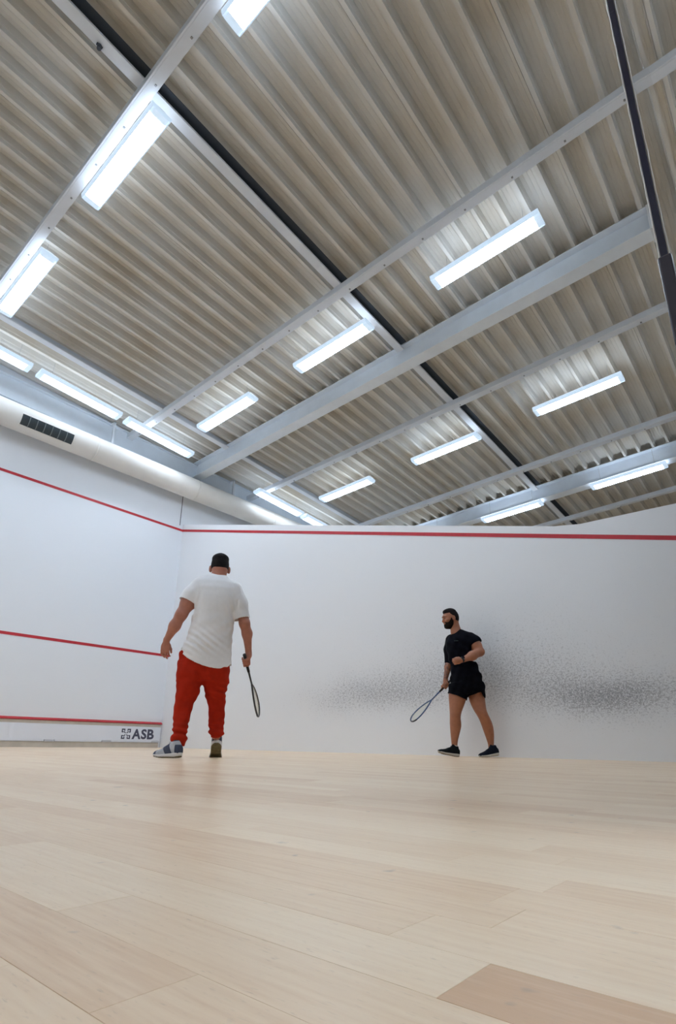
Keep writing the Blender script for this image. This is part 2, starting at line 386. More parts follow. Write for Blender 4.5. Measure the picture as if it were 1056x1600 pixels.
# round duct with its grille
DR, DY, DZ = .235, -.285, 5.515
e = tag(empty('ventilation_duct', (3, DY, DZ-DR)), 'long cream round air duct running along the front wall', 'duct')
xs = [-7.15, -4.6, -2.35, .0, 2.3, 4.6, 6.9, 9.2, 11.5, 14.0]
mb = MB(); mb.tube([(x, DY, DZ) for x in (-7.15, 14.0)], DR, 48); par(mb.build('duct_tube', M_duct, e), e).data.shade_smooth()
for x in xs[1:-1]:
    mb = MB(); mb.tube([(x-.02, DY, DZ), (x+.02, DY, DZ)], DR+.003, 48); o = par(mb.build('duct_collar', M_duct, e), e); o.data.shade_smooth()
for x in (-6.0, -3.9+1.9, 1.1, 4.2, 7.3):
    mb = MB(); mb.box((x-.02, DY-.02, DZ+DR), (x+.02, DY+.02, zt(x)-.01)); mb.box((x-.02, DY-.02, zt(x)-.03), (x+.02, -.09, zt(x)-.01)); par(mb.build('duct_hanger', M_steel, e), e)
th = -math.radians(27.7)
gx0, gx1 = -3.72, -2.82
gr = empty('air_grille', (0, 0, 0)); gr.parent = e; gr.matrix_parent_inverse = Matrix.Translation(-Vector(e.location))
# the grille is a part of the duct: frame, dark slot and fins
nrm = Vector((0, -math.cos(th), math.sin(th))); tan = Vector((0, -math.sin(th), -math.cos(th)))*-1
def onduct(x, s, h): # s arc position, h height above skin
    a = s/DR; d = nrm*math.cos(a)+tan*math.sin(a)
    return Vector((x, DY, DZ))+d*(DR+h)
mb = MB(); N = 8; HS = .095
def patch(mb, x0, x1, s0, s1, h0, h1, n=8):
    vs = []; 
    for x in (x0, x1):
        for i in range(n+1):
            s = s0+(s1-s0)*i/n; vs.append(onduct(x, s, h0)); vs.append(onduct(x, s, h1))
    K = 2*(n+1); fs = []
    for i in range(n):
        a, b, c, d = 2*i+1, 2*i+3, K+2*i+3, K+2*i+1
        fs.append((a, b, c, d)); fs.append((a-1, d-1, c-1, b-1))
        if True:
            fs.append((2*i, 2*i+2, 2*i+3, 2*i+1)); fs.append((K+2*i, K+2*i+1, K+2*i+3, K+2*i+2))
    fs.append((0, 1, K+1, K)); fs.append((2*n, K+2*n, K+2*n+1, 2*n+1))
    mb.add(vs, fs)
patch(mb, gx0, gx1, -HS, HS, .002, .006)
bpy.data.objects.remove(gr)
o = mb.build('grille_slot', mat('grille_dark', (.03, .045, .055), .5), e); bm_fix(o.data); par(o, e)
mb = MB()
patch(mb, gx0-.015, gx1+.015, HS, HS+.018, .001, .012, 2); patch(mb, gx0-.015, gx1+.015, -HS-.018, -HS, .001, .012, 2)
patch(mb, gx0-.015, gx0, -HS, HS, .001, .012); patch(mb, gx1, gx1+.015, -HS, HS, .001, .012)
o = mb.build('grille_frame', M_duct, e); bm_fix(o.data); par(o, e)
for i in range(1, 7):
    x = gx0+(gx1-gx0)*i/7; mb = MB(); patch(mb, x-.006, x+.006, -HS, HS, .006, .018)
    o = mb.build('grille_fin', mat('fin', (.16, .19, .2), .4) if 'fin' not in bpy.data.materials else bpy.data.materials['fin'], e); bm_fix(o.data); par(o, e)

# ---------------------------------------------------------------- light fittings
M_tube = mat('lamp_core', (.9, .92, .95), .4, emit=(.76, .87, 1.0), estr=LAMP)
M_diff = mat('lamp_cover', (.6, .7, .82), .3, emit=(.62, .80, 1.0), estr=.21)
M_top = mat('lamp_top', (.8, .85, .9), .4, emit=(.76, .87, 1.0), estr=2.2)
M_body = mat('lamp_body', (.72, .76, .8), .4)
M_cable = mat('cable', (.5, .5, .5), .5)
LL, LW, LH = 1.53, .25, .085
def light_meshes():
    h = LL/2
    body = MB(); body.box((-h+.02, -.05, -.012), (h-.02, .05, .03))
    W2 = .096
    prof = [(-W2, -.012), (-W2, -LH+.012), (-W2+.02, -LH), (W2-.02, -LH), (W2, -LH+.012), (W2, -.012)]
    rim = [(.0965, -.012), (.0965, -.080), (.104, -.078), (.117, -.045), (.122, -.012)]
    core = MB(); core.extrude(prof, (-h+.075, 0, 0), (h-.075, 0, 0), (0, 1, 0), (0, 0, 1))
    lip = MB()
    for s in (-1, 1):
        lip.extrude([(s*a, b) for a, b in rim], (-h+.0, 0, 0), (h-.0, 0, 0), (0, 1, 0), (0, 0, 1))
    top = MB(); top.box((-h+.005, -.115, -.0115), (h-.005, .115, -.006))
    cap = []
    for s in (-1, 1):
        c = MB(); prof2 = prof; p = sorted([(s*(h-.0745)), s*(h-.0)])
        c.extrude(prof2, (p[0], 0, 0), (p[1], 0, 0), (0, 1, 0), (0, 0, 1)); cap.append(c)
    return body.mesh('housing'), core.mesh('diffuser'), lip.mesh('side_rim'), [c.mesh('end_cap') for c in cap], top.mesh('top_cover')
LM = light_meshes()
for me, m_ in ((LM[0], M_body), (LM[1], M_tube), (LM[2], M_diff), (LM[3][0], M_diff), (LM[3][1], M_diff), (LM[4], M_top)):
    bm_fix(me); me.materials.append(m_)
def ceiling_light(x, y, alongx, label, group, drop=.34, core=None):
    z = roof(x, y)-drop
    e = empty('ceiling_light', (x, y, z), 0 if alongx else math.pi/2)
    # follow the roof's fall
    U = Vector((1, 0, RT)).normalized() if alongx else Vector((0, 1, RS)).normalized()
    W = (Vector((0, 1, RS)) if alongx else Vector((-1, 0, -RT))); W = (W-U*W.dot(U)).normalized(); N_ = U.cross(W)
    mm = Matrix((U, W, N_)).transposed().to_4x4(); mm.translation = (x, y, z); e.matrix_world = mm
    tag(e, label, 'ceiling light', group)
    for nm, me in (('housing', LM[0]), ('diffuser', LM[1]), ('side_rim', LM[2]), ('top_cover', LM[4]), ('end_cap', LM[3][0]), ('end_cap', LM[3][1])):
        if core and nm == 'diffuser': me = core
        link(nm, me, None, e)
    for s in (-.55, .55):
        mb = MB(); mb.tube([(s, 0, .03), (s, 0, drop-.02)], .003, 6); link('hanging_cable', mb.mesh('hanging_cable'), M_cable, e)
GRP = 'fluorescent fittings hung across the court'
LM2 = LM[1].copy(); LM2.materials[0] = mat('lamp_core_soft', (.9, .92, .95), .4, emit=(.76, .87, 1.0), estr=LAMP*.3)
rows = [(-8.3, ['rearmost', 'middle', 'front'], 'added as fill over the last court outside the picture'), (-12.2, ['rearmost', 'middle', 'front'], 'added as fill at the hall end outside the picture'), (-4.63, ['rearmost', 'middle', 'front'], 'over the near side of the court'), (-.97, ['rearmost', 'middle', 'front'], 'just before the deep roof beam'), (2.62, ['rearmost', 'middle', 'front'], 'over the neighbouring court past the deep beam'), (5.85, ['rearmost', 'middle', 'front'], 'hung beneath the far roof beam')]  # rows past the left wall are added out of view to even the side-wall light
for x, nm, where in rows:
    for y, q in zip((-7.86, -5.2, -2.56), nm):
        xx = x+(-.0)
        ceiling_light(xx, y, False, f'{q} of three long fluorescent lights {where}', GRP, .34 if x < 5 else .42)
for i, (x, q) in enumerate(((-5.42, 'first'), (-3.0, 'second'), (-1.22, 'last'))):
    pass
for x, lab in ((-4.63, 'added fill light behind the camera over the near side of the court'), (-.97, 'added fill light behind the glass wall beside the deep beam')):
    for yy, w2 in ((-11.5, 'first'), (-13.5, 'second')): ceiling_light(x, yy, False, w2+' '+lab, 'added fill lights out of view over the lobby')  # unseen lamps added to brighten the lower side wall and near floor
for x, lab in ((-4.62, 'fluorescent light parallel to the front wall, cut by the picture edge'), (-2.96, 'middle fluorescent light of the row parallel to the front wall'), (-1.30, 'fluorescent light above the duct ending by the deep beam'), (2.10, 'first light beyond the deep beam parallel to the front wall'), (3.72, 'second light beyond the deep beam, low behind the side wall')):
    ceiling_light(x, -.86-.0*x, True, lab, 'fluorescent fittings parallel to the front wall', core=LM2)

# ---------------------------------------------------------------- tin with its writing
M_white = mat('panel_white', (.76, .80, .88), .4); M_tan = mat('tin_tan', (.56, .52, .46), .6, noise=.1); M_ink = mat('ink', (.06, .065, .11), .5)
e = tag(empty('tin_board', (-3.5, -.02, 0)), 'low white tin board with red top rail at the foot of the front wall', 'tin')
par(MB().extrude([(0, .435), (-.045, .438), (-.05, .448), (0, .48)], (-7.19, 0, 0), (-.012, 0, 0), (0, 1, 0), (0, 0, 1)).build('top_rail', M_red, e), e); bm_fix(bpy.data.objects['top_rail'].data)
par(MB().box((-7.19, -.028, .382), (-.03, -.001, .434)).build('upper_strip', M_tan, e), e)  # tan strip below the top rail
par(MB().box((-7.19, -.036, .125), (-.035, -.001, .381)).build('panel', M_white, e, bevel=.002), e)
x = -7.19; i = 0
while x < -.1:
    x1 = min(x+1.02, -.05); par(MB().box((x+.02, -.042, .098), (x1-.16, -.001, .124)).build('lower_strip', M_white, e), e)
    par(MB().box((x1-.15, -.041, .094), (x1+.01, -.001, .122)).build('strip_joint', mat('strip_joint', (.55, .58, .64), .5) if 'strip_joint' not in bpy.data.materials else bpy.data.materials['strip_joint'], e), e)
    x = x1 if x1 > x+.2 else 0
par(MB().box((-7.19, -.030, .0), (-.05, -.001, .093)).build('base_board', M_tan, e), e)
def text(ch, x, z, h, par_, m_, sx=1.):
    cu = bpy.data.curves.new('t', 'FONT'); cu.body = ch; cu.size = 1; cu.extrude = .002/h; cu.offset = .034; cu.resolution_u = 4
    to = bpy.data.objects.new('t', cu); C.objects.link(to); bpy.context.view_layer.update()
    dg = bpy.context.evaluated_depsgraph_get(); me = bpy.data.meshes.new_from_object(to.evaluated_get(dg)); bpy.data.objects.remove(to)
    co = np.array([v.co[:] for v in me.vertices]); mn, mx = co.min(0), co.max(0); s = h/(mx[1]-mn[1])
    for v in me.vertices:
        a = (v.co.x-mn[0])*s*sx; b = (v.co.y-mn[1])*s; v.co = (x+a, -.037-v.co.z*s*.5, z+b)
    me.update(); o = link('letter', me, m_, par_); par(o, par_); return x+(mx[0]-mn[0])*s*sx
x = -.640
for ch, gap, sx in (('A', .006, .98), ('S', .016, 1.05), ('B', .0, 1.08)):
    x = text(ch, x, .152, .186, e, M_ink, sx)+gap
# square emblem: four corner brackets round a diagonal four-petal cross
mb = MB(); cx, cz, r = -.765, .245, .092
def pl(mb, pts, y0=-.0395, y1=-.036):
    n = len(pts); vs = [(cx+a, y0, cz+b) for a, b in pts]+[(cx+a, y1, cz+b) for a, b in pts]
    mb.add(vs, [tuple(range(n)), tuple(range(2*n-1, n-1, -1))]+[(i, n+i, n+(i+1) % n, (i+1) % n) for i in range(n)])
for sx in (-1, 1):
    for sz in (-1, 1):
        def M_(pts): pts = [(sx*a, sz*b) for a, b in pts]; return pts if sx*sz > 0 else pts[::-1]
        pl(mb, M_([(.024, r), (r, r), (r, r-.022), (.024, r-.022)])); pl(mb, M_([(r-.022, r-.022), (r, r-.022), (r, .024), (r-.022, .024)]))
        pl(mb, M_([(.024, r-.022), (.044, r-.022), (.036, .050), (.024, .050)])); pl(mb, M_([(r-.022, .044), (r-.022, .024), (.050, .024), (.050, .036)]))
        pl(mb, M_([(.010, .010), (.020, .008), (.050, .040), (.040, .050), (.008, .020)]))
o = mb.build('emblem', M_ink, e); bm_fix(o.data); par(o, e)

# ---------------------------------------------------------------- signed-distance sculpting
class SDF:
    def __init__(s, lo, hi, h):
        s.h = h; s.lo = np.array(lo, float); n = [int((b-a)/h)+2 for a, b in zip(lo, hi)]
        s.ax = [(s.lo[i]+h*np.arange(n[i])).astype(np.float32) for i in range(3)]
        s.F = np.full(n, .5, np.float32)
    def region(s, lo, hi):
        sl = []
        for i in range(3):
            a = np.searchsorted(s.ax[i], lo[i]); b = np.searchsorted(s.ax[i], hi[i]); sl.append(slice(max(a, 0), max(b, 0)))
        X = s.ax[0][sl[0]][:, None, None]; Y = s.ax[1][sl[1]][None, :, None]; Z = s.ax[2][sl[2]][None, None, :]
        return tuple(sl), X, Y, Z
    def put(s, sl, f, k, op='u'):
        a = s.F[sl]
        if a.size == 0: return
        if op == 'u':
            if k > 0:
                h = np.clip(.5+.5*(a-f)/k, 0, 1); s.F[sl] = a*(1-h)+f*h-k*h*(1-h)
            else: s.F[sl] = np.minimum(a, f)
        else:
            if k > 0:
                h = np.clip(.5-.5*(a+f)/k, 0, 1); s.F[sl] = a*(1-h)-f*h+k*h*(1-h)
            else: s.F[sl] = np.maximum(a, -f)
    def cone(s, a, b, ra, rb, k=.02, op='u', sq=None):
        a = np.array(a, float); b = np.array(b, float); m_ = max(ra, rb)+k+3*s.h
        sl, X, Y, Z = s.region(np.minimum(a, b)-m_, np.maximum(a, b)+m_)
        d = b-a; L2 = max(float(d@d), 1e-9)
        px, py, pz = X-a[0], Y-a[1], Z-a[2]
        t = np.clip((px*d[0]+py*d[1]+pz*d[2])/L2, 0, 1)
        qx, qy, qz = px-t*d[0], py-t*d[1], pz-t*d[2]
        if sq is not None:   # squash along unit vector sq[0] by factor sq[1]
            n = np.array(sq[0], float); n /= np.linalg.norm(n); q = qx*n[0]+qy*n[1]+qz*n[2]; g = 1/sq[1]-1
            qx = qx+q*n[0]*g; qy = qy+q*n[1]*g; qz = qz+q*n[2]*g
        f = np.sqrt(qx*qx+qy*qy+qz*qz)-(ra+(rb-ra)*t)
        s.put(sl, f.astype(np.float32), k, op)
    def chain(s, pts, rs, k=.02, sq=None):
        for i in range(len(pts)-1): s.cone(pts[i], pts[i+1], rs[i], rs[i+1], k, sq=sq)
    def ell(s, c, r, k=.02, op='u', axes=None):
        c = np.array(c, float); r = np.array(r, float); m_ = r.max()+k+3*s.h
        sl, X, Y, Z = s.region(c-m_, c+m_)
        p = (X-c[0], Y-c[1], Z-c[2])
        if axes is None: q = [p[i]/r[i] for i in range(3)]
        else: q = [(p[0]*a[0]+p[1]*a[1]+p[2]*a[2])/r[i] for i, a in enumerate(axes)]
        l = np.sqrt(q[0]**2+q[1]**2+q[2]**2); f = (l-1)*r.min()*(1+0*l)
        l2 = np.sqrt((q[0]/r[0])**2+(q[1]/r[1])**2+(q[2]/r[2])**2); f = l*(l-1)/np.maximum(l2, 1e-6)
        s.put(sl, f.astype(np.float32), k, op)
    def stack(s, rows, k=.02, op='u', p=2.3, fold=None):
        """rows (z, xc, a, yc, b): elliptical sections piled in z"""
        R_ = np.array(sorted(rows), float); z = R_[:, 0]
        m_ = k+3*s.h
        lo = [(R_[:, 1]-R_[:, 2]).min()-m_, (R_[:, 3]-R_[:, 4]).min()-m_, z[0]-m_]; hi = [(R_[:, 1]+R_[:, 2]).max()+m_, (R_[:, 3]+R_[:, 4]).max()+m_, z[-1]+m_]
        sl, X, Y, Z = s.region(lo, hi)
        zz = np.clip(Z.ravel(), z[0], z[-1])
        def smoothi(c):
            # monotone-ish smooth interpolation
            fine = np.linspace(z[0], z[-1], 400); v = np.interp(fine, z, R_[:, c]); kk = max(3, int(400*.012/(z[-1]-z[0]))*2+1); 
            v = np.convolve(np.pad(v, kk//2, 'edge'), np.ones(kk)/kk, 'valid'); return np.interp(zz, fine, v)[None, None, :].astype(np.float32)
        xc, a, yc, b = (smoothi(c) for c in (1, 2, 3, 4))
        dx = np.abs(X-xc)/a; dy = np.abs(Y-yc)/b
        l = (dx**p+dy**p)**(1/p); f = (l-1)*np.minimum(a, b)
        cap = np.maximum(Z-z[-1], z[0]-Z); f = np.maximum(f, cap)
        if fold is not None: f = f+fold(X, Y, Z)
        s.put(sl, f.astype(np.float32), k, op)
    def cut(s, fn):
        X = s.ax[0][:, None, None]; Y = s.ax[1][None, :, None]; Z = s.ax[2][None, None, :]
        s.F = np.maximum(s.F, fn(X, Y, Z).astype(np.float32))
    def hollow(s, t, fn):
        """carve the inside away where fn<0 (open hems)"""
        X = s.ax[0][:, None, None]; Y = s.ax[1][None, :, None]; Z = s.ax[2][None, None, :]
        cav = np.maximum(s.F0+t, fn(X, Y, Z)); s.F = np.maximum(s.F, -cav.astype(np.float32))
    def mesh(s, name):
        F = s.F; F[0] = F[-1] = .5; F[:, 0] = F[:, -1] = .5; F[:, :, 0] = F[:, :, -1] = .5
        ins = F < 0; nx, ny, nz = F.shape
        cnt = np.zeros((nx-1, ny-1, nz-1), np.int8)
        for i in (0, 1):
            for j in (0, 1):
                for k in (0, 1): cnt += ins[i:nx-1+i, j:ny-1+j, k:nz-1+k]
        act = (cnt > 0) & (cnt < 8); I, J, K = np.nonzero(act); N = len(I)
        corner = [(i, j, k) for i in (0, 1) for j in (0, 1) for k in (0, 1)]
        V = {c: F[I+c[0], J+c[1], K+c[2]] for c in corner}
        acc = np.zeros((N, 3)); num = np.zeros(N)
        for c in corner:
            for ax in range(3):
                if c[ax]: continue
                d = list(c); d[ax] = 1; d = tuple(d); a, b = V[c], V[d]; m_ = (a < 0) != (b < 0)
                t = np.where(m_, a/np.where(m_, a-b, 1), 0); pos = np.zeros((N, 3))+np.array(c); pos[:, ax] = t
                acc += pos*m_[:, None]; num += m_
        P = (np.stack([I, J, K], 1)+acc/num[:, None])*s.h+s.lo
        idx = np.full(act.shape, -1, np.int32); idx[I, J, K] = np.arange(N)
        quads = []
        for ax in range(3):
            A = [slice(None)]*3; B = [slice(None)]*3; A[ax] = slice(0, -1); B[ax] = slice(1, None)
            sg = ins[tuple(A)] != ins[tuple(B)]; i, j, k = np.nonzero(sg); g = np.stack([i, j, k], 1)
            u, v = (ax+1) % 3, (ax+2) % 3
            ok = (g[:, u] > 0) & (g[:, v] > 0) & (g[:, u] < F.shape[u]-1) & (g[:, v] < F.shape[v]-1); g = g[ok]
            flip = ins[g[:, 0], g[:, 1], g[:, 2]]
            q = []
            for du, dv in ((1, 1), (0, 1), (0, 0), (1, 0)):
                c = g.copy(); c[:, u] -= du; c[:, v] -= dv; q.append(idx[c[:, 0], c[:, 1], c[:, 2]])
            q = np.stack(q, 1); q[~flip] = q[~flip][:, ::-1]; quads.append(q)
        Q = np.concatenate(quads)
        me = bpy.data.meshes.new(name); me.vertices.add(N); me.vertices.foreach_set('co', P.astype(np.float32).ravel())
        me.loops.add(Q.size); me.loops.foreach_set('vertex_index', Q.astype(np.int32).ravel())
        me.polygons.add(len(Q)); me.polygons.foreach_set('loop_start', (np.arange(len(Q))*4).astype(np.int32))
        me.update(calc_edges=True); me.shade_smooth(); return me
    def build(s, name, m_, parent):
        return link(name, s.mesh(name), m_, parent)
def V3(*a): return np.array(a, float)
def unit(v): v = np.array(v, float); return v/np.linalg.norm(v)

def hand(S, wrist, f, n, t, curl=(25, 30, 20), spread=1., thumb=(.5, .55, .35), sc_=1., idx_curl=None, tcurl=25):
    """f: forward along the palm, n: palm normal (fingers curl towards it), t: thumb side"""
    f = unit(f); n = unit(np.array(n)-f*np.dot(n, f)); s_ = np.cross(f, n); s_ = s_ if np.dot(s_, t) > 0 else -s_
    W = np.array(wrist, float); q = sc_
    S.ell(W+f*.045*q, (.052*q, .040*q, .019*q), .012, axes=(f, s_, n))
    S.ell(W+f*.035*q+s_*.022*q+n*.008*q, (.034*q, .020*q, .017*q), .012, axes=(unit(f+s_*.4), unit(s_-f*.4), n))
    S.cone(W-f*.02*q, W+f*.02*q, .024*q, .025*q, .015, sq=(n, .75))
    for i, (so, ln) in enumerate(((.029, .074), (.010, .083), (-.010, .077), (-.029, .060))):
        b = W+f*(.082-.004*abs(i-1))*q+s_*so*q; a = 0; d = f*math.cos(.0)+s_*so*2.2*spread; d = unit(d); p = b-f*.02*q; pts = [p, b]; rs = [.0095*q, .0095*q]
        cc = idx_curl if (i == 0 and idx_curl) else curl
        for j, (fr, cu) in enumerate(zip((.45, .31, .24), cc)):
            a += math.radians(cu); dd = d*math.cos(a)+n*math.sin(a); b = b+dd*ln*fr*q; pts.append(b); rs.append((.0088, .0078, .0068)[j]*q)
        S.chain(pts, rs, .004)
    tb = W+f*.028*q+s_*.030*q+n*.006*q; td = unit(f*thumb[0]+s_*thumb[1]+n*thumb[2]); p1 = tb+td*.036*q; td2 = unit(td*math.cos(math.radians(tcurl))+(f*.6-s_*.6+n*.4)*math.sin(math.radians(tcurl))); p2 = p1+td2*.030*q
    S.chain([W+f*.012*q+s_*.014*q, tb, p1, p2], [.014*q, .0125*q, .0105*q, .0085*q], .006)

def shoe_meshes(lo_=(-.02, -.065, -.01), hi_=(.31, .065, .16), h=.0035):
    fl = lambda X: np.interp(X, [0, .05, .12, .2, .26, .29], [.034, .037, .036, .047, .042, .022])
    def foot(S, g=0.):
        rows = [(.004, .052, .040, .028), (.03, .060, .050, .034), (.07, .064, .054, .036), (.11, .060, .050, .037), (.15, .050, .042, .040), (.19, .040, .034, .044), (.23, .034, .028, .044), (.262, .029, .024, .038), (.283, .026, .018, .024)]
        X = S.ax[0][:, None, None]; Y = S.ax[1][None, :, None]; Z = S.ax[2][None, None, :]
        R_ = np.array(rows); xs_ = X.ravel()
        zc, hh, ww = (np.interp(xs_, R_[:, 0], R_[:, c])[:, None, None] for c in (1, 2, 3))
        l = ((np.abs(Y)/(ww+g))**2.4+(np.abs(Z-zc)/(hh+g))**2.4)**(1/2.4); f = (l-1)*.03
        f = np.maximum(f, np.maximum(X-.285-g, .001-g-X)); S.put((slice(None),)*3, f.astype(np.float32), 0)
        S.cone((.055, 0, .07), (.048, 0, .112), .036+g, .033+g, .02)
        S.cone((.085, 0, .085), (.085, 0, .118), .028+g, .018+g, .02)
    out = {}
    S = SDF(lo_, hi_, h); foot(S); S.cone((.052, 0, .09), (.050, 0, .16), .024, .030, .004, 's'); S.cut(lambda X, Y, Z: .022-Z+0*X+0*Y); out['upper'] = S.mesh('upper')
    S = SDF(lo_, hi_, h)
    X = S.ax[0][:, None, None]; Y = S.ax[1][None, :, None]; Z = S.ax[2][None, None, :]
    xr_ = X.ravel(); w_ = ((fl(xr_)+.004)*np.sqrt(np.clip(1-(np.clip(.034-xr_, 0, None)/.042)**2, .02, 1))*np.sqrt(np.clip(1-(np.clip(xr_-.255, 0, None)/.042)**2, .02, 1)))[:, None, None]; zb = np.interp(X.ravel(), [-.02, 0, .03, .2, .29], [.012, .006, 0, 0, .014])[:, None, None]; zt_ = np.interp(X.ravel(), [0, .1, .2, .29], [.040, .032, .026, .030])[:, None, None]
    f = np.maximum(np.abs(Y)-w_, np.maximum(zb+.008-Z, Z-zt_)); f = np.maximum(f, np.maximum(X-.293, -.006-X)); S.F = f.astype(np.float32); out['midsole'] = S.mesh('midsole')
    S = SDF(lo_, hi_, h); g = np.abs(((X*34) % 1)-.5)*.006
    f = np.maximum(np.abs(Y)-w_+.002, np.maximum(zb-Z+g, Z-zb-.0085)); f = np.maximum(f, np.maximum(X-.289, -.003-X)); S.F = f.astype(np.float32); out['outsole'] = S.mesh('outsole')
    # overlay: darker side panels hugging the upper
    S = SDF(lo_, hi_, h); foot(S, .0022)
    def band(X, Y, Z):
        return np.maximum(np.abs(X-.112-(Z-.06)*.6)-.040, .03-Z)+0*Y
    S.cut(band); out['side_overlay'] = S.mesh('side_overlay')
    S = SDF(lo_, hi_, h); foot(S, .0022); S.cut(lambda X, Y, Z: np.maximum(X-.030, np.maximum(.035-Z, Z-.100))+0*Y); out['heel_counter'] = S.mesh('heel_counter')
    S = SDF(lo_, hi_, h); foot(S, .0022); S.cut(lambda X, Y, Z: np.maximum(.236-X, .024-Z)+0*Y); out['toe_cap'] = S.mesh('toe_cap')
    S = SDF(lo_, hi_, h); S.cone((.088, 0, .105), (.095, 0, .128), .018, .02, .0, sq=((1, 0, .3), .35)); out['tongue'] = S.mesh('tongue')
    mb = MB()
    for i in range(5):
        x = .112+i*.019; z = .112-i*.0145
        pts = [(x-.004+.008*(t/6), .022*math.cos(math.pi*t/6), z-.012+.014*math.sin(math.pi*t/6)) for t in range(7)]; mb.tube(pts, .0025, 6)
    mb.tube([(.108, 0, .114), (.10, .018, .124), (.112, .026, .118), (.108, 0, .114), (.1, -.018, .126), (.114, -.026, .118), (.108, 0, .114)], .002, 6)
    out['laces'] = mb.mesh('laces')
    out['sock'] = MB().tube([(.052, 0, .08), (.05, 0, .125), (.05, 0, .135)], [.030, .031, .028], 16).mesh('sock'); out['sock'].shade_smooth()
    return out
SHOE = shoe_meshes()
def shoe(person, heel, toe_dir, pitch, mats, roll=0., sx=1.):
    """heel: heel-bottom point (local), toe_dir: horizontal direction of the toe, pitch>0 lifts the heel"""
    f = unit((toe_dir[0], toe_dir[1], 0)); F = Vector((f[0]*math.cos(pitch), f[1]*math.cos(pitch), -math.sin(pitch))); Lf = Vector((-f[1], f[0], 0)); U = F.cross(Lf)
    e = empty('shoe', (0, 0, 0)); e.parent = person
    mm = Matrix((F, Lf, U)).transposed().to_4x4(); mm.translation = heel; e.matrix_local = mm @ Matrix.Rotation(roll, 4, 'X') @ Matrix.Scale(sx, 4)
    for nm, me in SHOE.items():
        me2 = me.copy(); me2.materials.clear(); link(nm, me2, mats[nm], e)
    return e

# ---------------------------------------------------------------- squash racket
def racket(butt, axis, facen, label, grip_m, frame_m, accent_m, twist=0.):
    a = unit(axis); n = unit(np.array(facen)-a*np.dot(facen, a)); s_ = np.cross(n, a)
    mm = Matrix((s_, a, n)).transposed().to_4x4(); mm.translation = butt
    e = empty('squash_racket', butt); e.matrix_world = mm; tag(e, label, 'racket')
    g = MB(); prof = [(0, .0165), (.004, .0185), (.02, .017), (.19, .0145), (.195, .012)]
    g.tube([(0, y, 0) for y, r in prof], [r for y, r in prof], 8, flat=.85); o = g.build('grip', grip_m, e)
    mb = MB()
    for i in range(9): pass
    pts = [(0, .195, 0), (0, .27, 0), (0, .335, 0)]; MB_ = MB(); MB_.tube(pts, [.0095, .008, .0085], 10); o = MB_.build('shaft', frame_m, e, True)
    # teardrop head
    L = [(.0, .335), (.018, .36), (.045, .40), (.070, .45), (.088, .50), (.097, .545), (.098, .585), (.088, .630), (.062, .665), (.03, .682), (0, .687)]
    ring = L+[(-x, y) for x, y in L[-2:0:-1]]
    # refine by Catmull-Rom
    R_ = []; N = len(ring)
    for i in range(N):
        p0, p1, p2, p3 = (np.array(ring[(i+j-1) % N]) for j in range(4))
        for t in (0, .25, .5, .75): R_.append(.5*((2*p1)+(-p0+p2)*t+(2*p0-5*p1+4*p2-p3)*t*t+(-p0+3*p1-3*p2+p3)*t**3))
    MB().tube([(x, y, 0) for x, y in R_], .0068, 10, close=True, flat=1.25).build('hoop', frame_m, e, True)
    tip = [q for q in R_ if q[1] > .615]; tip.sort(key=lambda q: math.atan2(q[1]-.5, q[0]))
    MB().tube([(x*1.012, .5+(y-.5)*1.012, 0) for x, y in tip], .0074, 10, flat=1.3).build('bumper', accent_m, e, True)
    RR = np.array(R_); st = MB()
    def width(y):
        xs_ = [];
        for i in range(len(RR)):
            p, q = RR[i], RR[(i+1) % len(RR)]
            if (p[1]-y)*(q[1]-y) < 0: xs_.append(p[0]+(q[0]-p[0])*(y-p[1])/(q[1]-p[1]))
        return (min(xs_), max(xs_)) if len(xs_) > 1 else None
    def height(x):
        ys_ = []
        for i in range(len(RR)):
            p, q = RR[i], RR[(i+1) % len(RR)]
            if (p[0]-x)*(q[0]-x) < 0: ys_.append(p[1]+(q[1]-p[1])*(x-p[0])/(q[0]-p[0]))
        return (min(ys_), max(ys_)) if len(ys_) > 1 else None
    for i in range(-6, 7):
        x = i*.0135+.0001; hh = height(x)
        if hh: st.tube([(x, hh[0], 0), (x, hh[1], 0)], .0006, 4)
    y = .38
    while y < .68:
        ww = width(y)
        if ww: st.tube([(ww[0], y, 0), (ww[1], y, 0)], .0006, 4)
        y += .0165
    st.build('strings', M_string, e)
    return e
M_string = mat('string', (.7, .72, .6), .4)

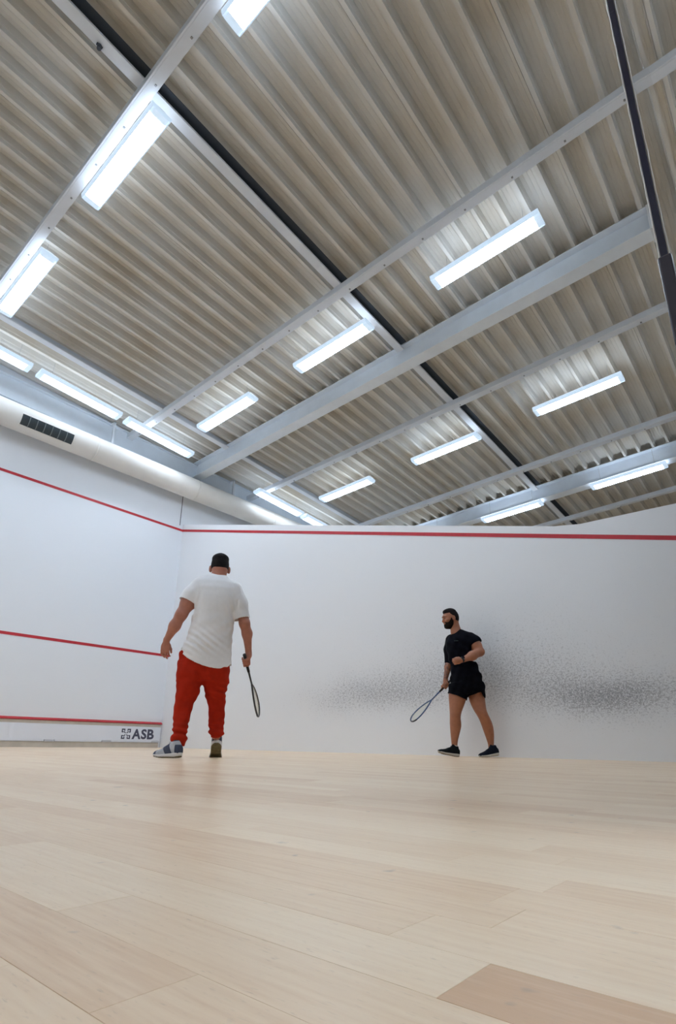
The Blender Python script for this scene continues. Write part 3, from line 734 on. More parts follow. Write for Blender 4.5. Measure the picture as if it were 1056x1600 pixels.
# ---------------------------------------------------------------- people
M_skin1 = mat('skin_fair', (.44, .175, .115), .5, noise=.12, nscale=25)
M_skin2 = mat('skin_tan', (.37, .145, .075), .45, noise=.12, nscale=25)
def tattoo(M):
    nt = M.node_tree; b = nt.nodes['Principled BSDF']; src = b.inputs['Base Color'].links[0].from_socket
    tc = nt.nodes.new('ShaderNodeTexCoord'); sp = nt.nodes.new('ShaderNodeSeparateXYZ'); nt.links.new(tc.outputs['Object'], sp.inputs[0])
    k = math_(nt, 'LESS_THAN', sp.outputs[0], -.10); k = math_(nt, 'MULTIPLY', k, math_(nt, 'GREATER_THAN', sp.outputs[1], .05))
    k = math_(nt, 'MULTIPLY', k, math_(nt, 'MULTIPLY', math_(nt, 'GREATER_THAN', sp.outputs[2], .90), math_(nt, 'LESS_THAN', sp.outputs[2], 1.3)))
    v = nt.nodes.new('ShaderNodeTexNoise'); v.inputs['Scale'].default_value = 45; nt.links.new(tc.outputs['Object'], v.inputs[0])
    k = math_(nt, 'MULTIPLY', k, math_(nt, 'MULTIPLY', math_(nt, 'SUBTRACT', v.outputs[0], .42), 5.0, clamp=True))
    mx = nt.nodes.new('ShaderNodeMix'); mx.data_type = 'RGBA'; mx.inputs[7].default_value = (.06, .045, .05, 1)
    nt.links.new(math_(nt, 'MULTIPLY', k, .75), mx.inputs[0]); nt.links.new(src, mx.inputs[6]); nt.links.new(mx.outputs[2], b.inputs['Base Color'])
tattoo(M_skin2)
M_hair = mat('hair_dark', (.012, .009, .010), .75, spec=.15, noise=.4, nscale=120, bump=.6)
M_beard = mat('beard_dark', (.014, .008, .006), .8, spec=.15, noise=.4, nscale=200, bump=.5)
M_tee = mat('white_cotton', (.80, .80, .82), .8, noise=.03, nscale=30)
M_pants = mat('red_fleece', (.40, .022, .008), .9, spec=.1, noise=.12, nscale=20)
M_black = mat('black_jersey', (.0025, .003, .007), .8, noise=.2, nscale=30, spec=.08)
M_shorts = mat('black_shorts', (.0016, .0017, .004), .8, noise=.2, nscale=30, spec=.08)

def place(name, P, label):
    d = Vector((P[0]-CAM.x, P[1]-CAM.y, 0)).normalized(); r = Vector((d.y, -d.x, 0))
    e = empty(name, (P[0], P[1], 0)); mm = Matrix((r, d, Vector((0, 0, 1)))).transposed().to_4x4(); mm.translation = (P[0], P[1], 0); e.matrix_world = mm
    tag(e, label, 'person'); return e
def world(e, p): return np.array(e.matrix_world @ Vector(p))
def wdir(e, v): return np.array(e.matrix_world.to_3x3() @ Vector(v))

# person seen from behind: white T-shirt, red joggers
A = place('person', (-3.59, -6.11), 'man seen from behind in white t-shirt and red jogging trousers holding a racket')
HX = .004
S = SDF((-.50, -.35, -.02), (.45, .42, 1.82), .0042)
hc = np.array((0.0732, 0.05, 1.6728))
S.ell(hc, (.076, .096, .112), .01); S.ell(hc+V3(0, .03, -.07), (.055, .07, .06), .03)
S.ell(hc+V3(0, -.045, -.045), (.058, .045, .06), .03)
for s_ in (-1, 1):
    S.ell(hc+V3(s_*.084, -.004, -.026), (.015, .020, .034), .005); S.ell(hc+V3(s_*.095, .008, -.022), (.008, .014, .022), .003, 's')
S.ell(hc+V3(0, .098, -.03), (.016, .022, .022), .012); S.ell(hc+V3(0, .085, .02), (.05, .02, .018), .02); S.ell(hc+V3(0, .09, -.068), (.026, .014, .012), .01)
for s_ in (-1, 1): S.ell(hc+V3(s_*.03, .098, .0), (.015, .012, .011), .006, 's'); S.ell(hc+V3(s_*.03, .086, .0), (.013, .010, .010), .003)
nb = np.array((0.066, 0.02, 1.5583)); n2 = np.array((0.0558, 0.0, 1.4609))
S.cone(hc+V3(0, -.015, -.05), nb, .060, .063, .02); S.cone(nb, n2, .064, .09, .03)
body = [(1.4966, 0.0483, 0.1416, 0.0, 0.07), (1.4182, 0.0465, 0.172, 0.0, 0.1), (1.2994, 0.0501, 0.1596, 0.0, 0.11), (1.124, 0.0476, 0.1578, 0.0, 0.11), (0.9633, 0.0388, 0.1671, 0.0, 0.11), (0.8111, 0.0215, 0.1734, 0.0, 0.115), (0.6458, 0.0087, 0.1767, 0.0, 0.11)]
S.stack(body, .03)
# arms
aL = [np.array(q) for q in ((-0.0964, 0.0, 1.4548), (-0.1813, -0.02, 1.2899), (-0.2231, -0.03, 1.1865), (-0.2704, -0.01, 1.085), (-0.3276, 0.04, 0.9667))]
S.chain(aL, [.062, .060, .048, .047, .027], .03)
aR = [np.array(q) for q in ((0.2287, 0.0, 1.4503), (0.2911, -0.01, 1.2845), (0.3282, -0.02, 1.1434), (0.359, 0.01, 1.0578), (0.385, 0.05, 0.8982))]
S.chain(aR, [.054, .050, .044, .043, .027], .03)
hand(S, (-0.3315, 0.045, 0.9505), np.array((-0.3354, 0.06, 0.8023))-np.array((-0.3315, 0.045, 0.9505)), (.25, 1, 0), (1, -.2, 0), curl=(20, 32, 20), thumb=(.9, .42, .3), idx_curl=(30, 36, 20), sc_=1.0)
# right hand grips the racket; handle runs through the fist
rb = np.array((0.3454, 0.0, 0.8688)); rtip = np.array((0.5435, 0.43, 0.3999)); ra = unit(rtip-rb)
rg = rb+ra*.075
wr_ = aR[-1]; pf = unit(rg+V3(.028, -.01, -.02)-wr_)
S.ell(wr_+pf*.045, (.05, .018, .038), .014, axes=(pf, V3(1, 0, 0), V3(0, 1, 0)))
S.cone(wr_-pf*.01, wr_+pf*.03, .026, .028, .012)
u_ = unit(np.cross(ra, (0, 1, 0))); u_ = u_ if u_[0] > 0 else -u_; v_ = unit(np.cross(ra, u_)); v_ = v_ if v_[1] < 0 else -v_
for i in range(4):
    c = rb+ra*(.040+.0215*i); pts = []
    for th_ in (0, 40, 85, 130, 175, 215):
        t_ = math.radians(th_); pts.append(c+(u_*math.cos(t_)+v_*math.sin(t_))*.0255+ra*.004*math.sin(t_))
    S.chain([wr_*.35+pts[0]*.65+u_*.002]+pts, [.011, .0105, .010, .0095, .009, .0085, .0078], .004)
tp = [wr_+pf*.03+V3(-.0, .02, 0), rb+ra*.085-v_*.028+u_*.012, rb+ra*.115-v_*.024-u_*.012, rb+ra*.128-v_*.012-u_*.024]
S.chain(tp, [.015, .0125, .0105, .0085], .006)
# legs under the trousers
for kk in ([(-0.1097, 0.0, 0.6953), (-0.1245, 0.02, 0.4552), (-0.1412, -0.06, 0.2191), (-0.1404, -0.1, 0.119)], [(0.1109, 0.02, 0.7069), (0.1255, 0.13, 0.4975), (0.1534, 0.12, 0.2812), (0.1614, 0.08, 0.1645)]):
    S.chain([np.array(q) for q in kk], [.085, .055, .045, .036], .03)
S.build('body', M_skin1, A)
# hair
S = SDF(hc-V3(.12, .14, .16), hc+V3(.12, .14, .16), .0035)
S.ell(hc+V3(0, -.004, .012), (.082, .102, .117), .0); S.ell(hc+V3(0, -.01, .078), (.075, .085, .042), .02)
S.cut(lambda X, Y, Z: np.maximum((hc[2]-.030-.35*np.clip(Y-hc[1]+.03, 0, 1)*0)-Z+np.clip(Y-hc[1]+.02, 0, .2)*.9, (Y-hc[1]-.085)+0*X)+.0008*np.sin(X*900)*np.sin(Y*800))
S.build('hair', M_hair, A)
# T-shirt
shirt = [(1.5884, 0.0613, 0.0717, 0.03, 0.05), (1.571, 0.0541, 0.0973, 0.025, 0.075), (1.5444, 0.0449, 0.1312, 0.02, 0.095), (1.5051, 0.0454, 0.1676, 0.01, 0.115), (1.4363, 0.0483, 0.1976, 0.0, 0.135), (1.3576, 0.0517, 0.1993, -0.005, 0.142), (1.2808, 0.0534, 0.1859, -0.005, 0.145), (1.2115, 0.0534, 0.1825, 0.0, 0.145), (1.1241, 0.0494, 0.1842, 0.0, 0.148), (1.0392, 0.04, 0.1917, 0.01, 0.155), (0.9645, 0.0311, 0.2002, 0.01, 0.162), (0.8962, 0.0188, 0.2136, 0.01, 0.166), (0.8122, 0.0171, 0.2198, 0.01, 0.168), (0.7183, 0.017, 0.2293, 0.01, 0.172), (0.669, 0.0186, 0.2313, 0.01, 0.172)]
def sfold(X, Y, Z):
    r = X+0*Z; z = Z+0*X
    m1 = np.exp(-((z-.93)/.10)**2)*np.exp(-((r+.03)/.17)**2)
    f = .0075*np.sin((z+.50*r)*105+3*np.sin(r*9))*m1
    m2 = np.exp(-((r-.20)/.07)**2)*np.exp(-((z-1.22)/.13)**2); f = f+.006*np.sin((r*.9+z*.35)*95)*m2
    m3 = np.exp(-((r+.13)/.06)**2)*np.exp(-((z-1.30)/.14)**2); f = f+.006*np.sin((r*.95-z*.15)*110)*m3
    m4 = np.exp(-((z-1.05)/.2)**2); f = f+.0022*np.sin((z-.7*r)*60+2*np.sin(r*14))*m4
    return f*np.ones_like(Y)
S = SDF((-.45, -.25, .62), (.42, .25, 1.68), .0048)
S.stack(shirt, .02, fold=sfold)
sl_ = [np.array(q) for q in ((-0.0852, 0.0, 1.4557), (-0.1497, -0.01, 1.365), (-0.2063, -0.02, 1.2648))]
S.chain(sl_, [.088, .082, .080], .03)
sr_ = [np.array(q) for q in ((0.2062, 0.0, 1.4425), (0.2661, -0.005, 1.3196), (0.314, -0.015, 1.1494))]
S.chain(sr_, [.086, .078, .068], .035)
# creases where the sleeves meet the back
for a, b in ([((-0.111, -0.13, 1.3666), (-0.1209, -0.14, 1.2374)), ((-0.0901, -0.14, 1.3772), (-0.096, -0.15, 1.2595)), ((0.2285, -0.12, 1.3424), (0.2167, -0.13, 1.1828)), ((0.2536, -0.09, 1.3339), (0.2504, -0.09, 1.2168))]): S.cone(a, b, .006, .003, .012, 's')
S.F0 = S.F.copy()
# hems: sleeves cut square to the arm, body hem dips in the middle
nl = unit(sl_[2]-sl_[1]); pL = np.array((-0.1968, -0.02, 1.3091)); nr = unit(sr_[2]-sr_[1]); pR = np.array((0.3036, -0.01, 1.182))
nl = unit(nl+V3(0, 0, -.25))
cutL = lambda X, Y, Z: np.where(X < sl_[1][0]+.03, (X-pL[0])*nl[0]+(Y-pL[1])*nl[1]+(Z-pL[2])*nl[2], -1.)
cutR = lambda X, Y, Z: np.where((X > sr_[1][0]-.025), (X-pR[0])*nr[0]+(Y-pR[1])*nr[1]+(Z-pR[2])*nr[2], -1.)
HEM = np.array([(-0.2077, -0.15, 0.8707), (-0.1842, -0.15, 0.8423), (-0.1384, -0.15, 0.799), (-0.0725, -0.15, 0.762), (-0.0076, -0.15, 0.7383), (0.0568, -0.15, 0.7224), (0.1206, -0.15, 0.7167), (0.1732, -0.15, 0.7249), (0.2041, -0.15, 0.7397), (0.2288, -0.15, 0.7678)])
hemz = lambda X: np.interp(X.ravel(), HEM[:, 0], HEM[:, 2])[:, None, None]
inb = lambda X: (X > HEM[0, 0]-.03) & (X < HEM[-1, 0]+.02)
S.cut(lambda X, Y, Z: np.where(inb(X), hemz(X)-Z, -1.)+0*Y)
S.cut(lambda X, Y, Z: np.where(Z > pL[2]-.12, cutL(X, Y, Z), -1.)); S.cut(lambda X, Y, Z: np.where(Z > pR[2]-.12, cutR(X, Y, Z), -1.))
S.hollow(.008, lambda X, Y, Z: np.minimum(np.minimum(np.where(inb(X), Z-hemz(X)-.05, 1.)+0*Y, np.where(Z > pL[2]-.14, -cutL(X, Y, Z)-.04, 1.)), np.where(Z > pR[2]-.14, -cutR(X, Y, Z)-.04, 1.)))
# neckline
S.cone(nb+V3(0, .02, -.02), nb+V3(0, .01, .1), .067, .07, .008, 's')
S.build('t_shirt', M_tee, A)
# joggers
def pfold(X, Y, Z):
    f = .002*np.sin(Z*70+X*30+2*np.sin(X*20))+.003*np.sin(X*55-Z*25)
    low = np.exp(-((Z-.20)/.09)**2); f = f+.0045*np.sin(Z*130+X*18+Y*12)*low
    kn = np.exp(-((Z-.52)/.06)**2)*np.exp(-((X-.14)/.1)**2); f = f+.007*np.sin(Z*120+X*30)*kn
    return f*np.ones_like(Y)
S = SDF((-.42, -.30, .02), (.40, .36, .98), .0048)
hip = [(0.9099, -0.0118, 0.1494, 0.0, 0.1), (0.8657, -0.0003, 0.2021, 0.0, 0.12), (0.799, 0.0002, 0.2121, 0.0, 0.14), (0.7275, 0.0051, 0.2179, 0.0, 0.145), (0.6675, 0.0076, 0.2145, 0.0, 0.13), (0.6241, 0.0084, 0.2059, 0.0, 0.11)]
S.stack(hip, .01, fold=pfold)
legl = [(0.772, -0.1057, 0.0961, 0.0, 0.1), (0.7173, -0.1031, 0.1091, 0.0, 0.14), (0.6631, -0.0995, 0.1101, 0.0, 0.143), (0.5945, -0.1037, 0.1017, 0.0, 0.13), (0.5339, -0.1088, 0.0985, 0.0, 0.12), (0.4919, -0.1155, 0.0932, 0.01, 0.11), (0.4439, -0.1287, 0.079, 0.01, 0.1), (0.375, -0.1345, 0.0727, 0.0, 0.088), (0.3069, -0.137, 0.0677, -0.02, 0.08), (0.2549, -0.1396, 0.065, -0.045, 0.075), (0.2191, -0.1402, 0.0626, -0.06, 0.074), (0.1939, -0.1371, 0.0518, -0.07, 0.066), (0.1737, -0.1404, 0.0587, -0.08, 0.068), (0.1487, -0.1452, 0.0695, -0.085, 0.074), (0.1289, -0.1414, 0.0576, -0.09, 0.066), (0.1141, -0.1376, 0.0451, -0.09, 0.054), (0.0895, -0.1356, 0.043, -0.09, 0.05)]
S.stack(legl, .03, fold=pfold)
legr = [(0.7816, 0.1048, 0.1036, 0.0, 0.1), (0.7267, 0.112, 0.1114, 0.0, 0.14), (0.6729, 0.1147, 0.1094, 0.01, 0.143), (0.6057, 0.1197, 0.1031, 0.03, 0.13), (0.5622, 0.1211, 0.0978, 0.05, 0.12), (0.5255, 0.1163, 0.0871, 0.07, 0.115), (0.4993, 0.125, 0.0891, 0.08, 0.108), (0.4732, 0.1375, 0.0818, 0.09, 0.095), (0.4415, 0.1436, 0.0742, 0.1, 0.084), (0.3772, 0.1476, 0.0716, 0.11, 0.075), (0.3182, 0.1496, 0.0687, 0.11, 0.07), (0.27, 0.152, 0.063, 0.1, 0.066), (0.2434, 0.1542, 0.0576, 0.095, 0.062), (0.2223, 0.1582, 0.0654, 0.09, 0.066), (0.196, 0.1608, 0.0682, 0.085, 0.066), (0.1775, 0.1604, 0.0508, 0.08, 0.056), (0.1646, 0.1615, 0.0428, 0.08, 0.05)]
S.stack(legr, .03, fold=pfold)
cr = np.array((0.0061, -0.02, 0.5629)); S.cone(cr+V3(0, -.2, -.0), cr+V3(0, .2, 0), .006, .006, .03, 's')
S.build('jogging_trousers', M_pants, A)
# shoes
M_grey = mat('shoe_grey', (.45, .48, .54), .7, noise=.1, nscale=60); M_navy = mat('shoe_navy', (.045, .06, .11), .7, noise=.2, nscale=80); M_midw = mat('midsole_white', (.66, .66, .68), .6)
M_olive = mat('outsole_olive', (.17, .145, .075), .7, noise=.3, nscale=40); M_lace = mat('lace_white', (.6, .6, .62), .8); M_sockd = mat('sock_dark', (.02, .02, .03), .9)
m1 = dict(upper=M_grey, midsole=M_midw, outsole=M_olive, side_overlay=M_navy, heel_counter=M_navy, toe_cap=M_navy, tongue=M_grey, laces=M_lace, sock=M_sockd)
shoe(A, (-.118, -.17, .003), (-.70, .71), 0.02, m1)
shoe(A, (0.1655, 0.03, 0.1051), (.03, 1), math.radians(33), m1, sx=1.12)
o = racket(world(A, rb), wdir(A, ra), wdir(A, (.93, -.36, .25)), 'black squash racket hanging from the hand of the man in red trousers', mat('grip_black', (.01, .01, .012), .8), mat('frame_black', (.02, .022, .03), .3), mat('bumper_grey', (.10, .11, .13), .5))

# person walking, black kit, bearded
B = place('person', (-.42, -6.94), 'bearded man in black t-shirt and shorts walking along the marked side wall')
FH = unit((-.86, -.50, -.10)); 
S = SDF((-.42, -.42, -.02), (.40, .42, 1.80), .0042)
hc = np.array((-0.125, 0.0, 1.6201)); hF = unit((-.88, -.45, -.12)); hL = unit(np.cross((0, 0, 1), hF)); hU = np.cross(hF, hL); hA = (hF, hL, hU)
def hp(a, b, c): return hc+hF*a+hL*b+hU*c
S.ell(hc+hU*.012, (.098, .078, .110), .01, axes=hA); S.ell(hp(.035, 0, -.062), (.056, .056, .058), .03, axes=hA)
S.ell(hp(.070, 0, -.092), (.022, .028, .020), .02, axes=hA)             # chin
S.ell(hp(.088, 0, .030), (.016, .05, .014), .02, axes=hA)               # brow
S.cone(hp(.092, 0, .012), hp(.112, 0, -.026), .008, .012, .012)          # nose
for s_ in (-1, 1):
    S.ell(hp(.100, s_*.011, -.030), (.010, .009, .007), .005, axes=hA)
    S.ell(hp(.100, s_*.031, .006), (.020, .018, .013), .008, 's', axes=hA); S.ell(hp(.078, s_*.031, .005), (.013, .014, .012), .003, axes=hA)
    S.ell(hp(.070, s_*.045, -.022), (.024, .022, .02), .02, axes=hA)
    S.ell(hp(-.002, s_*.079, -.004), (.022, .012, .033), .006, axes=hA); S.ell(hp(.004, s_*.090, -.002), (.012, .008, .02), .003, 's', axes=hA)
S.ell(hp(.093, 0, -.050), (.012, .025, .006), .006, axes=hA); S.ell(hp(.090, 0, -.062), (.012, .022, .007), .006, axes=hA)
nb = np.array((-0.0657, 0.02, 1.4456)); n2 = np.array((-0.0394, 0.03, 1.3593))
S.cone(hp(-.03, 0, -.05), nb, .060, .062, .02); S.cone(nb, n2, .062, .085, .03)
body = [(1.3685, 0.0069, 0.1298, 0.0, 0.08), (1.2751, -0.0248, 0.1257, 0.0, 0.1), (1.1195, -0.0139, 0.121, 0.0, 0.1), (0.9658, 0.0151, 0.1424, 0.0, 0.1), (0.815, 0.0216, 0.1562, 0.0, 0.1), (0.7254, 0.0168, 0.1407, 0.0, 0.09)]
S.stack(body, .03)
aL = [np.array(q) for q in ((0.1126, -0.03, 1.3448), (0.1603, -0.06, 1.2685), (0.1999, -0.08, 1.1915), (0.1071, -0.15, 1.1371), (0.005, -0.22, 1.0838))]
S.chain(aL, [.066, .062, .048, .052, .030], .03)
S.cone(aL[2]+V3(.004, 0, -.002), aL[2]+V3(.006, .01, -.006), .04, .036, .02)
w2 = np.array((-0.0172, -0.23, 1.0768)); fdir = unit(np.array((-0.1314, -0.25, 1.0558))-w2)
# loose fist, thumb uppermost
pn = unit(np.cross(fdir, (0, 0, 1))); pn = pn if pn[1] > 0 else -pn
hand(S, w2, fdir, pn, (0, 0, 1), curl=(62, 78, 55), thumb=(.75, .25, .75), spread=.3, sc_=1.02, tcurl=30)
aR = [np.array(q) for q in ((-0.1418, 0.1, 1.3583), (-0.1712, 0.13, 1.252), (-0.1734, 0.14, 1.1266), (-0.1882, 0.12, 1.0455), (-0.2245, 0.08, 0.8938))]
S.chain(aR, [.062, .052, .042, .041, .027], .03)
rb = np.array((-0.1589, 0.03, 0.8762)); rtip = np.array((-0.6789, 0.06, 0.376)); ra = unit(rtip-rb)
wr_ = aR[-1]; rg = rb+ra*.085
pf = unit(rg+V3(.0, .02, -.01)-wr_)
S.ell(wr_+pf*.04, (.048, .020, .036), .014, axes=(pf, unit(np.cross(pf, ra)), unit(np.cross(pf, np.cross(pf, ra)))))
u_ = unit(np.cross(ra, (0, 0, 1))); u_ = u_ if u_[1] > 0 else -u_; v_ = unit(np.cross(ra, u_)); v_ = v_ if v_[2] < 0 else -v_
for i in range(4):
    c = rb+ra*(.055+.0215*i); pts = []
    for th_ in (0, 40, 85, 130, 175, 215):
        t_ = math.radians(th_); pts.append(c+(u_*math.cos(t_)+v_*math.sin(t_))*.0255)
    S.chain([wr_*.4+pts[0]*.6]+pts, [.011, .0105, .010, .0095, .009, .0085, .0078], .004)
S.chain([wr_+pf*.02, rb+ra*.10-v_*.027+u_*.01, rb+ra*.13-v_*.025-u_*.010, rb+ra*.145-v_*.012-u_*.022], [.015, .0125, .0105, .0085], .006)
S.stack([(0.8899, -0.0633, 0.0675, -0.01, 0.07), (0.8136, -0.0728, 0.0951, -0.02, 0.085), (0.753, -0.0833, 0.106, -0.03, 0.095), (0.6638, -0.0903, 0.1044, -0.035, 0.095), (0.6046, -0.1002, 0.0926, -0.04, 0.09), (0.5457, -0.1115, 0.0795, -0.045, 0.082), (0.5018, -0.1209, 0.069, -0.05, 0.074), (0.458, -0.1274, 0.0631, -0.055, 0.068), (0.4222, -0.1304, 0.0619, -0.05, 0.064), (0.3794, -0.1294, 0.0659, -0.04, 0.066), (0.3365, -0.1302, 0.065, -0.035, 0.066), (0.2937, -0.1353, 0.0591, -0.03, 0.062), (0.2437, -0.1421, 0.0502, -0.03, 0.052), (0.1869, -0.1493, 0.04, -0.03, 0.043), (0.1375, -0.1528, 0.0337, -0.03, 0.038), (0.0953, -0.1535, 0.0351, -0.03, 0.038)], .02, p=2.05)
S.stack([(0.8926, 0.1013, 0.0671, 0.03, 0.07), (0.8181, 0.1211, 0.0836, 0.04, 0.085), (0.7582, 0.1249, 0.0908, 0.04, 0.095), (0.6838, 0.1292, 0.0949, 0.04, 0.094), (0.6239, 0.135, 0.09, 0.03, 0.09), (0.5645, 0.1477, 0.0804, 0.02, 0.082), (0.5123, 0.1627, 0.0723, 0.0, 0.074), (0.469, 0.1835, 0.0666, 0.0, 0.068), (0.4267, 0.2045, 0.0651, 0.02, 0.066), (0.3844, 0.2211, 0.0651, 0.04, 0.067), (0.3348, 0.2342, 0.0636, 0.055, 0.064), (0.2852, 0.2437, 0.0585, 0.07, 0.058), (0.2354, 0.2515, 0.0505, 0.08, 0.048), (0.1859, 0.2565, 0.041, 0.09, 0.04), (0.1434, 0.2601, 0.0331, 0.09, 0.036), (0.0941, 0.2602, 0.0322, 0.09, 0.036)], .02, p=2.05)
S.build('body', M_skin2, B)
S = SDF(hc-.16, hc+.16, .0035)
S.ell(hp(-.006, 0, .018), (.101, .082, .112), .0, axes=hA); S.ell(hp(.01, 0, .092), (.08, .066, .038), .02, axes=hA)
HL = lambda X, Y, Z: (X-hc[0])*hF[0]+(Y-hc[1])*hF[1]+(Z-hc[2])*hF[2]
HU = lambda X, Y, Z: (X-hc[0])*hU[0]+(Y-hc[1])*hU[1]+(Z-hc[2])*hU[2]
HS = lambda X, Y, Z: np.abs((X-hc[0])*hL[0]+(Y-hc[1])*hL[1]+(Z-hc[2])*hL[2])
def hairline(X, Y, Z):
    f = HL(X, Y, Z); u = HU(X, Y, Z)
    line = np.where(f > .03, .068, np.where(f > -.02, .055-(.03-f)*.9, -.02-(-.02-f)*.6))
    return np.clip(line, -.055, .07)-u
S.cut(hairline); S.build('hair', M_hair, B)
S = SDF(hc-.16, hc+.16, .0032)
S.ell(hc+hU*.012, (.1005, .0805, .112), .01, axes=hA); S.ell(hp(.035, 0, -.062), (.061, .061, .064), .03, axes=hA); S.ell(hp(.073, 0, -.094), (.027, .034, .028), .02, axes=hA)
def beardline(X, Y, Z):
    f = HL(X, Y, Z); u = HU(X, Y, Z); s_ = HS(X, Y, Z)
    top = np.where(f < .035, -.0+(.03-f)*.2, -.018-np.clip(f-.035, 0, .1)*.35)
    return np.maximum(np.maximum(u-top, -.135-u), -f+.002)+0*s_
S.cut(beardline); S.ell(hp(.100, 0, -.054), (.02, .024, .009), .004, 's', axes=hA); S.cone(hp(.092, 0, .012), hp(.115, 0, -.026), .011, .016, .006, 's'); S.build('beard', M_beard, B)
for s_ in (-1, 1):
    mb = MB(); pts = [hp(.1015-.020*(t/4)**2, s_*(.014+.034*t/4), .024+.006*math.sin(t/4*3.1)) for t in range(5)]; mb.tube([tuple(q) for q in pts], [.004, .006, .0062, .005, .003], 8); mb.build('eyebrow', M_hair, B, True)
    c = hp(.086, s_*.031, .005); mb = MB(); mb.tube([tuple(c+hF*(.0105*math.cos(t))) for t in (math.pi*.999, 2.6, 2.1, 1.57, 1.0, .5, .001)], [.0008, .0055, .0092, .0107, .009, .0052, .0008], 12); mb.build('eye', mat('eye_shaded', (.22, .17, .15), .3) if 'eye_shaded' not in bpy.data.materials else bpy.data.materials['eye_shaded'], B, True)  # eye whites coloured dark, with the shade of the eye sockets painted in
    mb = MB(); mb.tube([tuple(c+hF*.0095), tuple(c+hF*.0112)], [.005, .0042], 12); mb.build('iris', mat('iris', (.03, .015, .01), .2) if 'iris' not in bpy.data.materials else bpy.data.materials['iris'], B, True)
# shirt
def bfold(X, Y, Z): return (.003*np.sin(Z*60+X*30)+.003*np.sin(X*70-Z*30))*np.ones_like(Y)
S = SDF((-.34, -.30, .78), (.36, .32, 1.55), .005)
S.stack([(1.482, -0.0138, 0.0347, 0.03, 0.05), (1.4518, -0.0038, 0.0769, 0.02, 0.08), (1.422, -0.0018, 0.1265, 0.01, 0.1), (1.3925, -0.0016, 0.1548, 0.0, 0.115), (1.3531, -0.0073, 0.1734, -0.0, 0.13), (1.3063, -0.0198, 0.1754, 0.0, 0.135), (1.2439, -0.0314, 0.1643, 0.0, 0.135), (1.1661, -0.0251, 0.1573, 0.0, 0.13), (1.0886, -0.0103, 0.1566, 0.0, 0.125), (1.0116, 0.0111, 0.1641, 0.0, 0.125), (0.9355, 0.0188, 0.1739, 0.0, 0.13), (0.8599, 0.0201, 0.1826, 0.0, 0.132), (0.815, 0.0194, 0.184, 0.0, 0.132)], .02, fold=bfold)
sl_ = [np.array(q) for q in ((0.0909, -0.02, 1.3627), (0.1446, -0.05, 1.3171), (0.2014, -0.085, 1.2174))]
S.chain(sl_, [.080, .076, .072], .03)
sr_ = [np.array(q) for q in ((-0.1255, 0.08, 1.3623), (-0.163, 0.13, 1.2598), (-0.1706, 0.14, 1.1029))]
S.chain(sr_, [.080, .066, .058], .03)
S.F0 = S.F.copy()
nl = unit(sl_[2]-sl_[1]+V3(.02, 0, -.03)); pL = np.array((0.1587, -0.06, 1.2918)); pR = np.array((-0.1678, 0.13, 1.1566))
cL = lambda X, Y, Z: np.where((X > sl_[0][0]+.01) & (Z < sl_[0][2]+.1) & (Z > 1.08), (X-pL[0])*nl[0]+(Y-pL[1])*nl[1]+(Z-pL[2])*nl[2], -1.)
S.cut(cL); S.cut(lambda X, Y, Z: np.where((Y > .155)+0*X > 0, pR[2]-Z, -1.))
S.cone(nb+V3(-.02, 0, -.015), nb+V3(-.01, -.0, .1), .064, .072, .008, 's')
S.build('t_shirt', M_black, B)
mb = MB(); lp = np.array((-0.0726, -0.137, 1.3227))
for i in range(4): mb.box((lp[0]-.024+i*.013, lp[1]-.004, lp[2]-.006), (lp[0]-.015+i*.013, lp[1]+.01, lp[2]+.006-.002*(i % 2)))
mb.build('chest_logo', mat('logo_grey', (.016, .03, .032), .6), B)
# shorts
S = SDF((-.34, -.30, .58), (.36, .32, .98), .005)
S.stack([(0.9506, 0.0215, 0.1721, 0.0, 0.125), (0.9052, 0.0218, 0.1836, 0.0, 0.13), (0.8449, 0.0229, 0.1936, 0.0, 0.138), (0.785, 0.0212, 0.2024, 0.0, 0.145), (0.7402, 0.0168, 0.2076, 0.0, 0.145), (0.7031, 0.0115, 0.1739, 0.0, 0.13)], .02, fold=bfold)
S.stack([(0.8286, -0.0721, 0.1101, -0.02, 0.115), (0.7535, -0.083, 0.1138, -0.025, 0.118), (0.6937, -0.0901, 0.1168, -0.03, 0.12), (0.5906, -0.0936, 0.1255, -0.03, 0.12)], .02, fold=bfold)
S.stack([(0.8471, 0.117, 0.1078, 0.03, 0.115), (0.7726, 0.1237, 0.1074, 0.035, 0.118), (0.7134, 0.1276, 0.1072, 0.04, 0.12), (0.5951, 0.1241, 0.1066, 0.04, 0.12)], .02, fold=bfold)
S.F0 = S.F.copy()
h1 = np.array([(-0.2255, -0.1, 0.7217), (-0.1891, -0.1, 0.7082), (-0.0946, -0.1, 0.6806), (-0.0231, -0.1, 0.6475), (0.0161, -0.1, 0.6322), (0.0258, -0.08, 0.6759), (0.0964, -0.05, 0.695), (0.1673, -0.05, 0.7203), (0.1822, -0.05, 0.7254), (0.1979, -0.05, 0.6872), (0.218, -0.05, 0.6616), (0.2686, -0.05, 0.6614)])
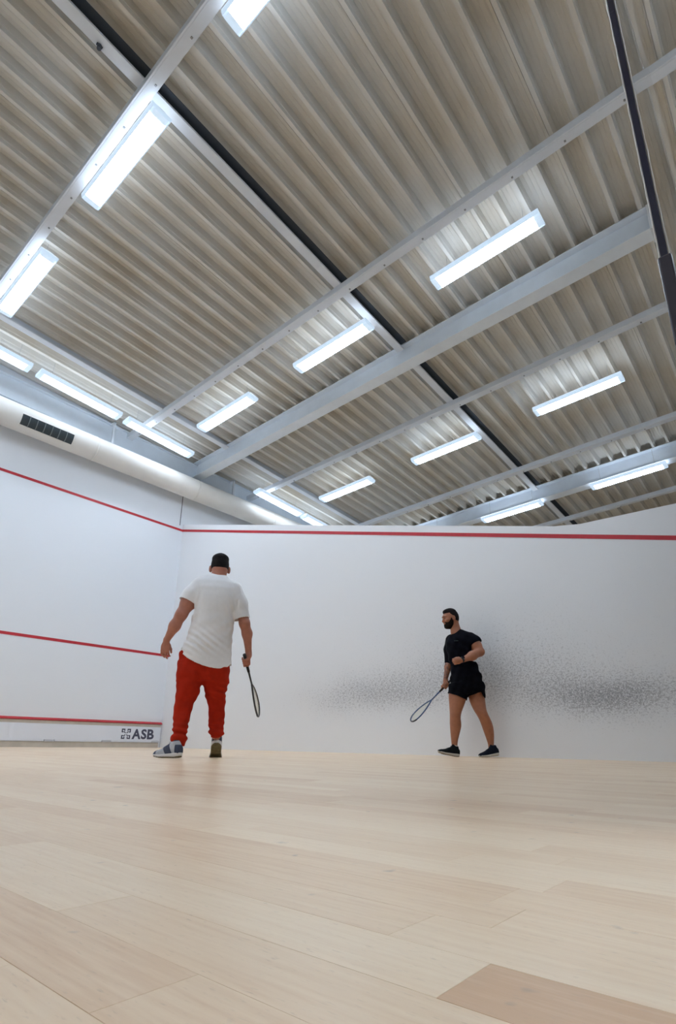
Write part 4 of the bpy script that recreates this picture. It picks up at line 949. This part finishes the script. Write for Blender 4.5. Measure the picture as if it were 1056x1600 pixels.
hz = lambda X: np.interp(X.ravel(), h1[:, 0], h1[:, 2])[:, None, None]
S.cut(lambda X, Y, Z: hz(X)-Z+0*Y); S.hollow(.008, lambda X, Y, Z: Z-hz(X)-.035+0*Y)
S.build('shorts', M_shorts, B)
# watch on the wrist of the bent arm
c0 = np.array((-0.0113, -0.226, 1.0795)); ax_ = unit(aL[4]-aL[3]); MBw = MB()
MBw.tube([tuple(c0-ax_*.013), tuple(c0-ax_*.012), tuple(c0+ax_*.012), tuple(c0+ax_*.013)], [.030, .0345, .034, .030], 20); wt = MBw.build('watch', mat('watch_black', (.01, .01, .014), .35), B, True)
sd = unit(np.cross(ax_, (0, 0, 1))); sd = sd if sd[1] < 0 else -sd; tp_ = unit(V3(0, 0, .75)+sd*.6); MBw = MB(); MBw.tube([tuple(c0+tp_*.030), tuple(c0+tp_*.042)], [.019, .017], 16); MBw.build('watch_face', mat('watch_glass', (.02, .02, .03), .1), wt, False)
M_blk = mat('shoe_black', (.005, .008, .010), .8, spec=.15, noise=.3, nscale=80); M_pale = mat('sole_pale', (.55, .53, .47), .6); M_tan_ = mat('outsole_tan', (.30, .25, .17), .7)
M_nv = mat('shoe_dark_navy', (.005, .009, .02), .8, spec=.15, noise=.3, nscale=80)
mA = dict(upper=M_blk, midsole=M_pale, outsole=M_tan_, side_overlay=M_blk, heel_counter=M_blk, toe_cap=M_blk, tongue=M_blk, laces=M_blk, sock=M_pale)
mB = dict(upper=M_nv, midsole=M_pale, outsole=M_tan_, side_overlay=M_nv, heel_counter=M_nv, toe_cap=M_nv, tongue=M_nv, laces=M_nv, sock=M_sockd)
shoe(B, (-0.1145, -0.05, -0.0033), (-.80, -.46), math.radians(-9), mA, sx=.9)
shoe(B, (0.3336, 0.09, 0.0211), (-.80, -.50), math.radians(6), mB, sx=.88)
racket(world(B, rb), wdir(B, ra), wdir(B, (-.52, -.45, .70)), 'blue and black squash racket held low by the bearded man in black', bpy.data.materials['grip_black'], mat('frame_blue', (.05, .11, .24), .3), mat('bumper_black', (.02, .02, .03), .4))
